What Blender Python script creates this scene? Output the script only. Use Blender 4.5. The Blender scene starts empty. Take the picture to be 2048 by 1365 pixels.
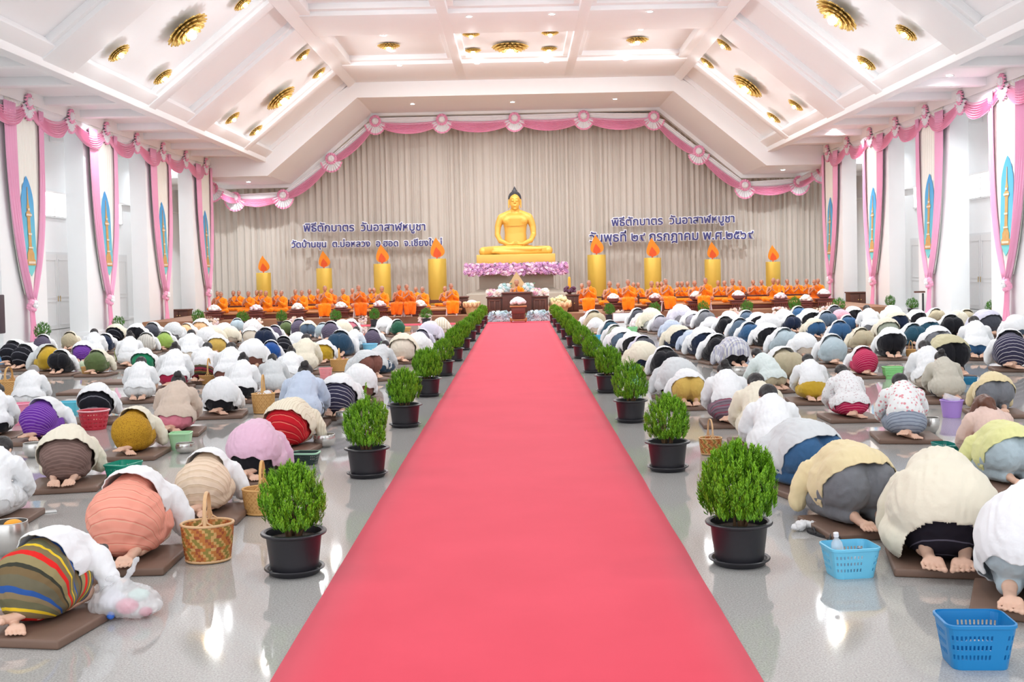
import bpy, bmesh, math, random
import numpy as np
from mathutils import Vector, Matrix, noise

SC = bpy.context.scene
COL = SC.collection
rnd = random.Random(7)

# ---------------------------------------------------------------- camera
F = 2250.0            # focal length in pixels of a 2048 x 1365 frame
EYE = 1.65
RHO = math.radians(1.2)    # roll
TH = math.radians(1.8)     # downward pitch
VPX, VPY = 1038.0, 542.0   # where the aisle vanishes
_c, _s = math.cos(RHO), math.sin(RHO)
_v = F * math.tan(TH)
PPX = (VPX - 1024) + _s * _v
PPY = (682.5 - VPY) - _c * _v

cam_d = bpy.data.cameras.new('camera')
cam_d.sensor_fit = 'HORIZONTAL'
cam_d.sensor_width = 36.0
cam_d.lens = 36.0 * F / 2048.0
cam_d.shift_x = -PPX / 2048.0
cam_d.shift_y = -PPY / 2048.0
cam_d.clip_end = 300
cam = bpy.data.objects.new('camera', cam_d)
COL.objects.link(cam)
fwd = Vector((0, math.cos(TH), -math.sin(TH)))
up0 = Vector((0, math.sin(TH), math.cos(TH)))
rt0 = Vector((1, 0, 0))
# the picture content is turned counter-clockwise by RHO, so the camera turns clockwise
rt = rt0 * _c - up0 * _s
up = rt0 * _s + up0 * _c
cam.matrix_world = Matrix(((rt.x, up.x, -fwd.x, 0), (rt.y, up.y, -fwd.y, 0), (rt.z, up.z, -fwd.z, EYE), (0, 0, 0, 1)))
SC.camera = cam

def ray(x, y):
    px, py = (x - 1024) - PPX, (682.5 - y) - PPY
    qx = (_c * px + _s * py) / F
    qy = (-_s * px + _c * py) / F
    return rt0 * qx + up0 * qy + fwd
ORG = Vector((0, 0, EYE))
def gnd(x, y, z=0.0):
    r = ray(x, y); return r * ((z - EYE) / r.z) + ORG
def atY(x, y, Y):
    r = ray(x, y); return r * (Y / r.y) + ORG
def atX(x, y, X):
    r = ray(x, y); return r * (X / r.x) + ORG
def onplane(x, y, p, n):
    r = ray(x, y); return r * ((p - ORG).dot(n) / r.dot(n)) + ORG

# ---------------------------------------------------------------- world, exposure
W = bpy.data.worlds.new('daylight'); SC.world = W
W.use_nodes = True
bg = W.node_tree.nodes['Background']
bg.inputs['Color'].default_value = (0.93, 0.96, 1.0, 1)
bg.inputs['Strength'].default_value = 1.0
SC.view_settings.view_transform = 'Standard'
SC.view_settings.look = 'None'
SC.view_settings.exposure = 1.08
SC.view_settings.gamma = 1.0
SC.view_settings.use_curve_mapping = False
SC.cycles.max_bounces = 7
SC.cycles.diffuse_bounces = 4
SC.cycles.glossy_bounces = 3
SC.cycles.transparent_max_bounces = 8
SC.cycles.sample_clamp_indirect = 4.0
SC.cycles.caustics_reflective = False
SC.cycles.caustics_refractive = False
LAMP_BIG, LAMP_SMALL, DOWN = 100.0, 26.0, 24.0    # watts per fitting

def bulb_light(name, loc, power, r, col, parent):
    l = bpy.data.lights.new(name, 'POINT'); l.energy = power; l.color = col; l.shadow_soft_size = r
    o = bpy.data.objects.new(name, l); COL.objects.link(o); o.parent = parent; o.location = loc
    return o

def lamp_light(name, loc, nrm, power, size, col=(0.95, 1.0, 1.03), parent=None, spread=None):
    l = bpy.data.lights.new(name, 'AREA')
    l.shape = 'DISK'; l.size = size; l.energy = power; l.color = col
    if spread: l.spread = spread
    o = bpy.data.objects.new(name, l); COL.objects.link(o)
    if parent: o.parent = parent
    o.location = loc
    o.rotation_mode = 'QUATERNION'
    o.rotation_quaternion = Vector(nrm).to_track_quat('-Z', 'Y')
    return o

# ---------------------------------------------------------------- helpers
def lin(c):
    r = []
    for v in c:
        v = v / 255.0
        r.append(v / 12.92 if v <= 0.04045 else ((v + 0.055) / 1.055) ** 2.4)
    return (r[0], r[1], r[2], 1.0)

_M = {}
def nt(name):
    m = bpy.data.materials.new(name); m.use_nodes = True
    n = m.node_tree.nodes; l = m.node_tree.links
    return m, n, l, n['Principled BSDF']

def mat(name, rgb, rough=0.6, metal=0.0, spec=0.5, var=0.06, scale=8.0, bump=0.0, bscale=40.0, sheen=0.0, sss=0.0, emit=None, alpha=1.0, trans=0.0):
    if name in _M: return _M[name]
    m, n, l, b = nt(name)
    col = lin(rgb)
    tc = n.new('ShaderNodeTexCoord')
    nz = n.new('ShaderNodeTexNoise'); nz.inputs['Scale'].default_value = scale; nz.inputs['Detail'].default_value = 3
    l.new(tc.outputs['Object'], nz.inputs['Vector'])
    mx = n.new('ShaderNodeMix'); mx.data_type = 'RGBA'
    mx.inputs['A'].default_value = tuple(min(1, v * (1 - var)) for v in col[:3]) + (1,)
    mx.inputs['B'].default_value = tuple(min(1, v * (1 + var)) for v in col[:3]) + (1,)
    l.new(nz.outputs['Fac'], mx.inputs['Factor'])
    l.new(mx.outputs['Result'], b.inputs['Base Color'])
    b.inputs['Roughness'].default_value = rough
    b.inputs['Metallic'].default_value = metal
    b.inputs['Specular IOR Level'].default_value = spec
    if sheen: b.inputs['Sheen Weight'].default_value = sheen
    if sss:
        b.inputs['Subsurface Weight'].default_value = sss
        b.inputs['Subsurface Radius'].default_value = (0.01, 0.004, 0.002)
    if emit:
        b.inputs['Emission Color'].default_value = lin(emit[0]); b.inputs['Emission Strength'].default_value = emit[1]
    if alpha < 1: b.inputs['Alpha'].default_value = alpha
    if trans: b.inputs['Transmission Weight'].default_value = trans
    if bump:
        bn = n.new('ShaderNodeTexNoise'); bn.inputs['Scale'].default_value = bscale; bn.inputs['Detail'].default_value = 2
        l.new(tc.outputs['Object'], bn.inputs['Vector'])
        bp = n.new('ShaderNodeBump'); bp.inputs['Strength'].default_value = bump; bp.inputs['Distance'].default_value = 0.02
        l.new(bn.outputs['Fac'], bp.inputs['Height']); l.new(bp.outputs['Normal'], b.inputs['Normal'])
    _M[name] = m
    return m

def stripes(name, cols, freq, direction=(0, 0, 1), rough=0.85, warp=0.02, curve=0.0):
    """woven bands: cols is a list of (position 0..1, rgb); they repeat freq times a metre along direction"""
    if name in _M: return _M[name]
    m, n, l, b = nt(name)
    tc = n.new('ShaderNodeTexCoord')
    nz = n.new('ShaderNodeTexNoise'); nz.inputs['Scale'].default_value = 5
    l.new(tc.outputs['Object'], nz.inputs['Vector'])
    if direction[2] > .5:      # bands wrapped round the bent hips
        sp = n.new('ShaderNodeSeparateXYZ'); l.new(tc.outputs['Object'], sp.inputs[0])
        ay = n.new('ShaderNodeMath'); ay.operation = 'SUBTRACT'; ay.inputs[0].default_value = 0.36; l.new(sp.outputs['Y'], ay.inputs[1])
        az = n.new('ShaderNodeMath'); az.operation = 'ADD'; az.inputs[1].default_value = 0.02; l.new(sp.outputs['Z'], az.inputs[0])
        at = n.new('ShaderNodeMath'); at.operation = 'ARCTAN2'; l.new(az.outputs[0], at.inputs[0]); l.new(ay.outputs[0], at.inputs[1])
        dp = n.new('ShaderNodeMath'); dp.operation = 'MULTIPLY'; dp.inputs[1].default_value = 0.36; l.new(at.outputs[0], dp.inputs[0])
    else:
        dp = n.new('ShaderNodeVectorMath'); dp.operation = 'DOT_PRODUCT'
        dp.inputs[1].default_value = direction
        l.new(tc.outputs['Object'], dp.inputs[0])
    a = n.new('ShaderNodeMath'); a.operation = 'MULTIPLY_ADD'
    l.new(nz.outputs['Fac'], a.inputs[0]); a.inputs[1].default_value = warp; l.new(dp.outputs['Value'], a.inputs[2])
    f = n.new('ShaderNodeMath'); f.operation = 'MULTIPLY'; f.inputs[1].default_value = freq
    l.new(a.outputs[0], f.inputs[0])
    fr = n.new('ShaderNodeMath'); fr.operation = 'FRACT'; l.new(f.outputs[0], fr.inputs[0])
    cr = n.new('ShaderNodeValToRGB'); cr.color_ramp.interpolation = 'CONSTANT'
    e = cr.color_ramp.elements
    while len(e) < len(cols): e.new(0.5)
    for i, (p, c) in enumerate(cols):
        e[i].position = p; e[i].color = lin(c)
    l.new(fr.outputs[0], cr.inputs['Fac']); l.new(cr.outputs['Color'], b.inputs['Base Color'])
    b.inputs['Roughness'].default_value = rough; b.inputs['Specular IOR Level'].default_value = 0.2
    _M[name] = m
    return m

def checks(name, ca, cb, scale, rough=0.8, kind='CHECK'):
    if name in _M: return _M[name]
    m, n, l, b = nt(name)
    tc = n.new('ShaderNodeTexCoord')
    if kind == 'CHECK':
        t = n.new('ShaderNodeTexChecker'); t.inputs['Scale'].default_value = scale
        t.inputs['Color1'].default_value = lin(ca); t.inputs['Color2'].default_value = lin(cb)
        l.new(tc.outputs['Object'], t.inputs['Vector']); l.new(t.outputs['Color'], b.inputs['Base Color'])
    else:
        t = n.new('ShaderNodeTexVoronoi'); t.inputs['Scale'].default_value = scale
        l.new(tc.outputs['Object'], t.inputs['Vector'])
        cr = n.new('ShaderNodeValToRGB'); cr.color_ramp.interpolation = 'LINEAR'
        e = cr.color_ramp.elements; e[0].position = 0.25; e[0].color = lin(ca); e[1].position = 0.38; e[1].color = lin(cb)
        l.new(t.outputs['Distance'], cr.inputs['Fac']); l.new(cr.outputs['Color'], b.inputs['Base Color'])
    b.inputs['Roughness'].default_value = rough; b.inputs['Specular IOR Level'].default_value = 0.2
    _M[name] = m
    return m

def plaid(name):
    if name in _M: return _M[name]
    m, n, l, b = nt(name)
    tc = n.new('ShaderNodeTexCoord'); sp = n.new('ShaderNodeSeparateXYZ'); l.new(tc.outputs['Object'], sp.inputs[0])
    outs = []
    for ax, fq in (('X', 10.0), ('Y', 9.0)):
        f = n.new('ShaderNodeMath'); f.operation = 'MULTIPLY'; f.inputs[1].default_value = fq; l.new(sp.outputs[ax], f.inputs[0])
        fr = n.new('ShaderNodeMath'); fr.operation = 'FRACT'; l.new(f.outputs[0], fr.inputs[0])
        cr = n.new('ShaderNodeValToRGB'); cr.color_ramp.interpolation = 'CONSTANT'
        e = cr.color_ramp.elements; e.new(0.6); e.new(0.8)
        for i, (p, c) in enumerate([(0, (225, 225, 228)), (0.35, (165, 165, 190)), (0.62, (215, 212, 200)), (0.8, (150, 150, 178))]):
            e[i].position = p; e[i].color = lin(c)
        l.new(fr.outputs[0], cr.inputs['Fac']); outs.append(cr.outputs['Color'])
    mx = n.new('ShaderNodeMix'); mx.data_type = 'RGBA'; mx.inputs['Factor'].default_value = 0.5
    l.new(outs[0], mx.inputs['A']); l.new(outs[1], mx.inputs['B']); l.new(mx.outputs['Result'], b.inputs['Base Color'])
    b.inputs['Roughness'].default_value = 0.85
    _M[name] = m
    return m

class MB:
    """collects closed shapes and builds them as ONE mesh"""
    def __init__(s): s.v = []; s.f = []; s.mi = []
    def add(s, vs, fs, mi=0):
        o = len(s.v); s.v += [tuple(v) for v in vs]
        s.f += [tuple(i + o for i in f) for f in fs]; s.mi += [mi] * len(fs)
        return s
    def box(s, c, d, rot=None, mi=0, taper=1.0):
        x, y, z = d[0] / 2, d[1] / 2, d[2] / 2
        vs = [Vector((sx * x * (taper if sz < 0 else 1), sy * y * (taper if sz < 0 else 1), sz * z)) for sz in (-1, 1) for sy in (-1, 1) for sx in (-1, 1)]
        if rot is not None: vs = [rot @ v for v in vs]
        c = Vector(c); vs = [v + c for v in vs]
        return s.add(vs, [(0, 2, 3, 1), (4, 5, 7, 6), (0, 1, 5, 4), (2, 6, 7, 3), (0, 4, 6, 2), (1, 3, 7, 5)], mi)
    def rbox(s, c, d, r=0.01, rot=None, mi=0, seg=2):
        """box with rounded edges"""
        bm = bmesh.new(); bmesh.ops.create_cube(bm, size=1.0)
        for v in bm.verts: v.co = Vector((v.co.x * d[0], v.co.y * d[1], v.co.z * d[2]))
        bmesh.ops.bevel(bm, geom=bm.edges[:], offset=r, segments=seg, affect='EDGES', profile=0.5)
        bm.verts.index_update()
        c = Vector(c)
        vs = [((rot @ v.co) if rot is not None else v.co) + c for v in bm.verts]
        fs = [[v.index for v in f.verts] for f in bm.faces]; bm.free()
        return s.add(vs, fs, mi)
    def ell(s, c, r, rot=None, n=14, m=9, mi=0):
        if not hasattr(r, '__len__'): r = (r, r, r)
        c = Vector(c); vs = [Vector((0, 0, -r[2]))]
        for i in range(1, m):
            a = math.pi * i / m - math.pi / 2
            for j in range(n):
                t = 2 * math.pi * j / n
                vs.append(Vector((r[0] * math.cos(a) * math.cos(t), r[1] * math.cos(a) * math.sin(t), r[2] * math.sin(a))))
        vs.append(Vector((0, 0, r[2])))
        if rot is not None: vs = [rot @ v for v in vs]
        vs = [v + c for v in vs]
        fs = []; L = len(vs) - 1
        for j in range(n): fs.append((0, 1 + (j + 1) % n, 1 + j))
        for i in range(m - 2):
            for j in range(n):
                a, b2 = 1 + i * n + j, 1 + i * n + (j + 1) % n
                fs.append((a, b2, b2 + n, a + n))
        for j in range(n): fs.append((L, 1 + (m - 2) * n + j, 1 + (m - 2) * n + (j + 1) % n))
        return s.add(vs, fs, mi)
    def tube(s, pts, rad, n=10, mi=0, closed=False, flat=1.0, upv=None):
        """tapered tube through pts; rad a number or one per point"""
        pts = [Vector(p) for p in pts]; k = len(pts)
        if not hasattr(rad, '__len__'): rad = [rad] * k
        vs = []; prev = None
        for i, p in enumerate(pts):
            if closed: t = (pts[(i + 1) % k] - pts[i - 1])
            else: t = pts[min(i + 1, k - 1)] - pts[max(i - 1, 0)]
            t = t.normalized() if t.length > 1e-9 else Vector((0, 0, 1))
            if prev is None:
                u = upv if upv is not None else (Vector((0, 0, 1)) if abs(t.z) < 0.9 else Vector((0, 1, 0)))
                u = Vector(u); u = (u - t * u.dot(t)).normalized()
            else:
                u = prev - t * prev.dot(t); u = u.normalized() if u.length > 1e-6 else t.orthogonal().normalized()
            prev = u; w = t.cross(u)
            for j in range(n):
                a = 2 * math.pi * j / n
                vs.append(p + u * (math.cos(a) * rad[i]) + w * (math.sin(a) * rad[i] * flat))
        fs = []
        for i in range(k if closed else k - 1):
            for j in range(n):
                a, b2 = i * n + j, i * n + (j + 1) % n
                i2 = (i + 1) % k
                fs.append((a, b2, i2 * n + (j + 1) % n, i2 * n + j))
        if not closed:
            fs.append(tuple(reversed(range(n)))); fs.append(tuple(range((k - 1) * n, k * n)))
        return s.add(vs, fs, mi)
    def cap(s, pts, rad, n=12, mi=0):
        """tube with round ends (for fusing)"""
        s.tube(pts, rad, n, mi)
        if not hasattr(rad, '__len__'): rad = [rad] * len(pts)
        for p, r in zip(pts, rad): s.ell(p, r, None, n, 7, mi)
        return s
    def lathe(s, prof, n=32, c=(0, 0, 0), mi=0, sx=1.0, sy=1.0, close=False):
        c = Vector(c); vs = []; fs = []; k = len(prof)
        for r, z in prof:
            for j in range(n):
                a = 2 * math.pi * j / n
                vs.append(c + Vector((r * sx * math.cos(a), r * sy * math.sin(a), z)))
        for i in range(k if close else k - 1):
            i2 = (i + 1) % k
            for j in range(n):
                fs.append((i * n + j, i * n + (j + 1) % n, i2 * n + (j + 1) % n, i2 * n + j))
        if not close:
            if prof[0][0] > 1e-6: fs.append(tuple(reversed(range(n))))
            if prof[-1][0] > 1e-6: fs.append(tuple(range((k - 1) * n, k * n)))
        return s.add(vs, fs, mi)
    def grid(s, P, mi=0, wrap=False):
        """P[i][j] points"""
        a = len(P); b2 = len(P[0]); vs = [p for r in P for p in r]; fs = []
        for i in range(a - 1):
            for j in range(b2 if wrap else b2 - 1):
                fs.append((i * b2 + j, i * b2 + (j + 1) % b2, (i + 1) * b2 + (j + 1) % b2, (i + 1) * b2 + j))
        return s.add(vs, fs, mi)
    def prism(s, outline, z0, z1, mi=0, fn=None):
        """outline: list of 2d points; fn maps (x, y, z) to a point"""
        fn = fn or (lambda x, y, z: Vector((x, y, z)))
        n = len(outline)
        vs = [fn(x, y, z0) for x, y in outline] + [fn(x, y, z1) for x, y in outline]
        fs = [tuple(reversed(range(n))), tuple(range(n, 2 * n))] + [(i, (i + 1) % n, n + (i + 1) % n, n + i) for i in range(n)]
        return s.add(vs, fs, mi)
    def mesh(s, name, smooth=True, angle=None):
        me = bpy.data.meshes.new(name); me.from_pydata(s.v, [], s.f); me.validate()
        if smooth: me.shade_smooth() if angle is None else (me.shade_smooth(), me.set_sharp_from_angle(angle=angle))
        if any(s.mi) and len(me.polygons) == len(s.mi): me.polygons.foreach_set('material_index', s.mi)
        me.update()
        return me
    def build(s, name, m=None, parent=None, smooth=True, angle=0.6, loc=None):
        return obj(name, s.mesh(name, smooth, angle), m, parent, loc)

def obj(name, me, m=None, parent=None, loc=None, own=False):
    o = bpy.data.objects.new(name, me); COL.objects.link(o)
    ms = m if isinstance(m, (list, tuple)) else ([m] if m else [])
    if own:
        if not me.materials: me.materials.append(None)
        o.material_slots[0].link = 'OBJECT'; o.material_slots[0].material = ms[0]
    elif ms and not me.materials:
        for x in ms: me.materials.append(x)
    if parent: o.parent = parent
    if loc is not None: o.location = loc
    return o

def tag(o, label, cat, group=None, kind=None):
    o['label'] = label; o['category'] = cat
    if group: o['group'] = group
    if kind: o['kind'] = kind
    return o
def thing(name, label, cat, loc=(0, 0, 0), rz=0.0, group=None):
    o = bpy.data.objects.new(name, None); COL.objects.link(o); o.empty_display_size = 0.1
    o.location = loc; o.rotation_euler = (0, 0, rz)
    return tag(o, label, cat, group)
def struct(o, label=None, cat=None):
    o['kind'] = 'structure'
    if label: o['label'] = label
    if cat: o['category'] = cat
    return o
def kids(o): return [c for c in bpy.data.objects if c.parent == o]
def dup(root, children, loc=None, rz=None, label=None, group=None):
    """copy a thing and its parts (children: list of (part, sub-parts))"""
    r = root.copy(); COL.objects.link(r)
    if loc is not None: r.location = loc
    if rz is not None: r.rotation_euler = (0, 0, rz)
    if label: r['label'] = label
    if group: r['group'] = group
    for ch, subs in children:
        c = ch.copy(); COL.objects.link(c); c.parent = r
        for g in subs:
            d = g.copy(); COL.objects.link(d); d.parent = c
    return r

def fuse(mb, name, voxel=0.012, smooth=5, cuts=(), solid=0.0, disp=None, mat_=None, wavy=0.0, hole=None):
    """one continuous skin over overlapping shapes; cuts = (point, normal) keep the normal side"""
    me = mb.mesh('tmp', False)
    o = bpy.data.objects.new('tmp', me); COL.objects.link(o)
    r = o.modifiers.new('r', 'REMESH'); r.mode = 'VOXEL'; r.voxel_size = voxel; r.use_smooth_shade = True
    if smooth:
        sm = o.modifiers.new('s', 'SMOOTH'); sm.factor = 0.5; sm.iterations = smooth
    dg = bpy.context.evaluated_depsgraph_get()
    out = bpy.data.meshes.new_from_object(o.evaluated_get(dg)); out.name = name
    bpy.data.objects.remove(o); bpy.data.meshes.remove(me)
    bm = bmesh.new(); bm.from_mesh(out)
    for i, (p, n) in enumerate(cuts):
        n = Vector(n).normalized()
        w = (lambda c: n * (wavy * (noise.noise(c * 7) + 0.5 * noise.noise(c * 17)))) if wavy and i == 0 else None
        if w:
            for v in bm.verts: v.co += w(v.co)
        bmesh.ops.bisect_plane(bm, geom=bm.verts[:] + bm.edges[:] + bm.faces[:], plane_co=Vector(p), plane_no=-n, clear_outer=True)
        if w:
            for v in bm.verts: v.co -= w(v.co)
    if hole:
        bmesh.ops.delete(bm, geom=[v for v in bm.verts if hole(v.co)], context='VERTS')
    bm.normal_update()
    if disp:
        mv = [disp(v.co, v.normal) for v in bm.verts]
        for v, d in zip(bm.verts, mv): v.co += d
    if solid:
        bmesh.ops.solidify(bm, geom=bm.faces[:], thickness=solid)
    bm.to_mesh(out); bm.free()
    out.shade_smooth()
    if mat_: out.materials.append(mat_)
    return out

def wrinkle(amp, sc, seed=0.0, stretch=(1, 1, 1)):
    """soft lumps plus long creases, like cloth over a bent body"""
    def f(co, n):
        p = Vector((co.x * sc * stretch[0] + seed, co.y * sc * stretch[1], co.z * sc * stretch[2]))
        c = Vector((co.x * sc * 2.6 * stretch[0] + seed, co.y * sc * 0.9 * stretch[1], co.z * sc * 1.2 * stretch[2]))
        c += Vector((0.6, 0.3, 0.2)) * noise.noise(p * 0.7)
        crease = 1 - abs(noise.noise(c)) * 2.4
        return n * (amp * (0.35 * noise.noise(p * 0.6) + 0.6 * max(-0.3, crease) - 0.2))
    return f

# common materials
WHITE = mat('white_paint', (247, 248, 249), 0.55, var=0.02, scale=2)
WHITE2 = mat('white_wall_paint', (244, 246, 248), 0.6, var=0.02, scale=2)
CEIL = mat('ceiling_paint', (248, 248, 249), 0.6, var=0.015, scale=2)
GOLD = mat('gold_leaf', (244, 206, 122), 0.34, metal=0.55, var=0.15, scale=14, bump=0.2, bscale=30)
STATUE = mat('statue_gold_paint', (234, 182, 84), 0.36, metal=0.15, var=0.05, scale=4)
BROWN = mat('dark_brown_wood', (92, 52, 40), 0.45, var=0.25, scale=9)
TAN = mat('tan_wood', (178, 118, 72), 0.5, var=0.2, scale=9)
SKIN = mat('skin', (226, 184, 160), 0.5, var=0.08, scale=12, sss=0.05)
SKIN2 = mat('monk_skin', (190, 130, 100), 0.5, var=0.08, scale=12, sss=0.05)
HAIR = mat('black_hair', (30, 26, 27), 0.42, var=0.2, scale=60, bump=0.3, bscale=120)
PINK = mat('pink_satin', (250, 170, 203), 0.42, var=0.06, scale=3, sheen=0.3)
WSATIN = mat('white_satin', (244, 243, 246), 0.45, var=0.03, scale=3, sheen=0.3)
# ================================================================ THE HALL
XP = 12.6      # aisle face of the pillars
XE = 10.4      # lower edge of the sloped ceiling
ZE = 6.36
XT, ZT = 6.5, 9.55     # upper edge of the slopes / flat ceiling
XW = 15.7      # outer walls
YB = 52.4      # back wall
YF = -4.0      # the entrance side, open to daylight
SL = math.atan2(ZT - ZE, XE - XT)

# floor: polished terrazzo granite
m, n, l, b = nt('polished_granite')
tc = n.new('ShaderNodeTexCoord')
n1 = n.new('ShaderNodeTexNoise'); n1.inputs['Scale'].default_value = 110; n1.inputs['Detail'].default_value = 5; n1.inputs['Roughness'].default_value = 0.75
n2 = n.new('ShaderNodeTexVoronoi'); n2.inputs['Scale'].default_value = 150
l.new(tc.outputs['Object'], n1.inputs['Vector']); l.new(tc.outputs['Object'], n2.inputs['Vector'])
cr = n.new('ShaderNodeValToRGB'); e = cr.color_ramp.elements
e[0].position = 0.33; e[0].color = lin((150, 148, 144)); e[1].position = 0.66; e[1].color = lin((202, 200, 197))
l.new(n1.outputs['Fac'], cr.inputs['Fac'])
sp = n.new('ShaderNodeValToRGB'); e = sp.color_ramp.elements
e[0].position = 0.08; e[0].color = (0.72, 0.70, 0.68, 1); e[1].position = 0.22; e[1].color = (1, 1, 1, 1)
l.new(n2.outputs['Distance'], sp.inputs['Fac'])
mx = n.new('ShaderNodeMix'); mx.data_type = 'RGBA'; mx.blend_type = 'MULTIPLY'; mx.inputs['Factor'].default_value = 0.8
l.new(cr.outputs['Color'], mx.inputs['A']); l.new(sp.outputs['Color'], mx.inputs['B'])
l.new(mx.outputs['Result'], b.inputs['Base Color'])
b.inputs['Roughness'].default_value = 0.045; b.inputs['Specular IOR Level'].default_value = 0.55
FLOORM = m
struct(MB().box((0, (YB + YF) / 2, -0.1), (2 * XW + 0.6, YB - YF + 0.6, 0.2)).build('floor', FLOORM, smooth=False))

# outer walls with openings kept simple: windows and doors are set on their faces
struct(MB().box((-XW - 0.15, (YB + YF) / 2, 3.5), (0.3, YB - YF + 0.6, 7.4)).build('wall_left', WHITE2, smooth=False))
struct(MB().box((XW + 0.15, (YB + YF) / 2, 3.5), (0.3, YB - YF + 0.6, 7.4)).build('wall_right', WHITE2, smooth=False))
struct(MB().box((0, YB + 0.35, 5.2), (2 * XW + 0.6, 0.3, 10.8)).build('wall_back', WHITE2, smooth=False))

# pillars, each with a plinth
PD = []
for s in (-1, 1):
    for k in range(-5, 4):
        y0 = 27.4 + 5.45 * k
        PD.append((s, k, y0))
        mb = MB().rbox((s * (XP + 0.28), y0 + 1.32, 3.25), (0.56, 2.64, 6.5), 0.02)
        mb.box((s * (XP + 0.28), y0 + 1.32, 0.06), (0.62, 2.70, 0.12))
        if k >= -1: struct(mb.build('column', WHITE))

# aisle ceilings, sloped ceilings, flat ceiling (each a slab) and their beams
for s, nm in ((-1, 'left'), (1, 'right')):
    mb = MB().box((s * (XE + XW) / 2, (YF + YB) / 2, ZE + 0.18 + 0.1), (XW - XE + 0.1, YB - YF, 0.2))
    struct(mb.build('ceiling_aisle_' + nm, CEIL, smooth=False))
    Ls = math.hypot(XE - XT, ZT - ZE)
    nx, nz = math.sin(SL), math.cos(SL)            # upward normal (towards the outside)
    mid = Vector((s * (XE + XT) / 2 + s * nx * 0.35, (YF + YB) / 2, (ZE + ZT) / 2 + nz * 0.35))
    rot = Matrix.Rotation(s * SL, 3, 'Y')
    struct(MB().box(mid, (Ls + 0.5, YB - YF, 0.2), rot).build('ceiling_slope_' + nm, CEIL, smooth=False))
struct(MB().box((0, (YF + YB) / 2, ZT + 0.35), (2 * XT + 0.3, YB - YF, 0.2)).build('ceiling', CEIL, smooth=False))

def slope_pt(s, t, y, lift=0.0):
    """t metres up the slope from the eave; lift metres down into the room"""
    c, q = math.cos(SL), math.sin(SL)
    return Vector((s * (XE - t * c) - s * q * lift, y, ZE + t * q - c * lift))
LS = math.hypot(XE - XT, ZT - ZE)
# depth bands of the ribs: (start, end, drop)
RIBS = [(24.6, 26.3), (31.6, 32.2), (35.2, 37.2), (42.5, 43.1), (46.3, 47.0)]
RIBS = [(2.8, 4.4), (9.8, 10.4), (13.7, 15.4), (20.7, 21.3)] + RIBS
for s, nm in ((-1, 'left'), (1, 'right')):
    rot = Matrix.Rotation(s * SL, 3, 'Y')
    mb = MB()
    for a, b2 in RIBS:
        c = slope_pt(s, LS / 2, (a + b2) / 2, -0.12)
        mb.rbox(c, (LS + 0.1, b2 - a, 0.30), 0.03, rot)
        c = slope_pt(s, LS / 2, (a + b2) / 2, -0.19)
        mb.rbox(c, (LS + 0.1, b2 - a + 0.34, 0.22), 0.02, rot)
    struct(mb.build('trim_%d' % (1 if s < 0 else 2), CEIL))
    # eave beam and ridge beam running the length of the hall
    mb = MB()
    mb.rbox((s * (XE + 0.02), (YF + 47) / 2, ZE + 0.1), (0.34, 47 - YF, 0.30), 0.03)
    mb.rbox(slope_pt(s, 0.35, (YF + 47) / 2, -0.13), (0.45, 47 - YF, 0.24), 0.02, rot)
    mb.rbox(slope_pt(s, LS - 0.15, (YF + 47) / 2, -0.10), (0.5, 47 - YF, 0.30), 0.03, rot)
    mb.rbox((s * (XT - 0.1), (YF + 47) / 2, ZT + 0.12), (0.5, 47 - YF, 0.30), 0.03)
    struct(mb.build('trim_%d' % (3 if s < 0 else 4), CEIL))
    # cross beams of the aisle ceiling
    mb = MB()
    for k in range(-5, 5):
        y0 = 27.4 + 5.45 * k
        for dy in (-0.35, 2.65):
            mb.rbox((s * (XE + XW) / 2, y0 + dy + 0.2, ZE + 0.1), (XW - XE, 0.35, 0.26), 0.02)
    mb.rbox((s * (XP + 0.28), (YF + YB) / 2, ZE + 0.02), (0.7, YB - YF, 0.34), 0.02)
    struct(mb.build('trim_%d' % (5 if s < 0 else 6), CEIL))
# flat ceiling coffers
mb = MB()
for a, b2 in [(2.8, 4.4), (9.8, 10.4), (13.7, 15.4), (20.7, 21.3), (24.0, 26.3), (34.3, 37.2), (42.5, 46.6)]:
    mb.rbox((0, (a + b2) / 2, ZT + 0.10), (2 * XT, b2 - a, 0.34), 0.03)
    mb.rbox((0, (a + b2) / 2, ZT + 0.17), (2 * XT, b2 - a + 0.6, 0.20), 0.02)
for sx in (-2.15, 2.15):
    mb.rbox((sx, (YF + 46) / 2, ZT + 0.09), (0.34, 46 - YF, 0.34), 0.03)
    mb.rbox((sx, (YF + 46) / 2, ZT + 0.175), (0.7, 46 - YF, 0.18), 0.02)
struct(mb.build('trim_7', CEIL))
# proscenium arch in front of the stage: a band that follows the ceiling, then a lower soffit behind it
PZ, PX, PE, PZE = 8.86, 6.5, 10.25, 5.75
out = [(-XW, ZE + .3), (-XE, ZE + .3), (-XT, ZT + .3), (XT, ZT + .3), (XE, ZE + .3), (XW, ZE + .3),
       (XW, PZE), (PE, PZE), (PX, PZ), (-PX, PZ), (-PE, PZE), (-XW, PZE)]
def arch(y0, y1, pz, px, pe, pze, name):
    for s, part in ((0, 'top'), (-1, 'left'), (1, 'right')):
        pass
    mb = MB()
    up = [(-XW, pze + .9), (-pe - .3, pze + .9), (-px, pz + .75), (px, pz + .75), (pe + .3, pze + .9), (XW, pze + .9)]
    lo = [(-XW, pze), (-pe, pze), (-px, pz), (px, pz), (pe, pze), (XW, pze)]
    for i in range(5):
        q = [lo[i], lo[i + 1], up[i + 1], up[i]]
        mb.prism(q, y0, y1, fn=lambda x, z, y: Vector((x, y, z)))
    struct(mb.build(name, CEIL, smooth=False))
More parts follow.
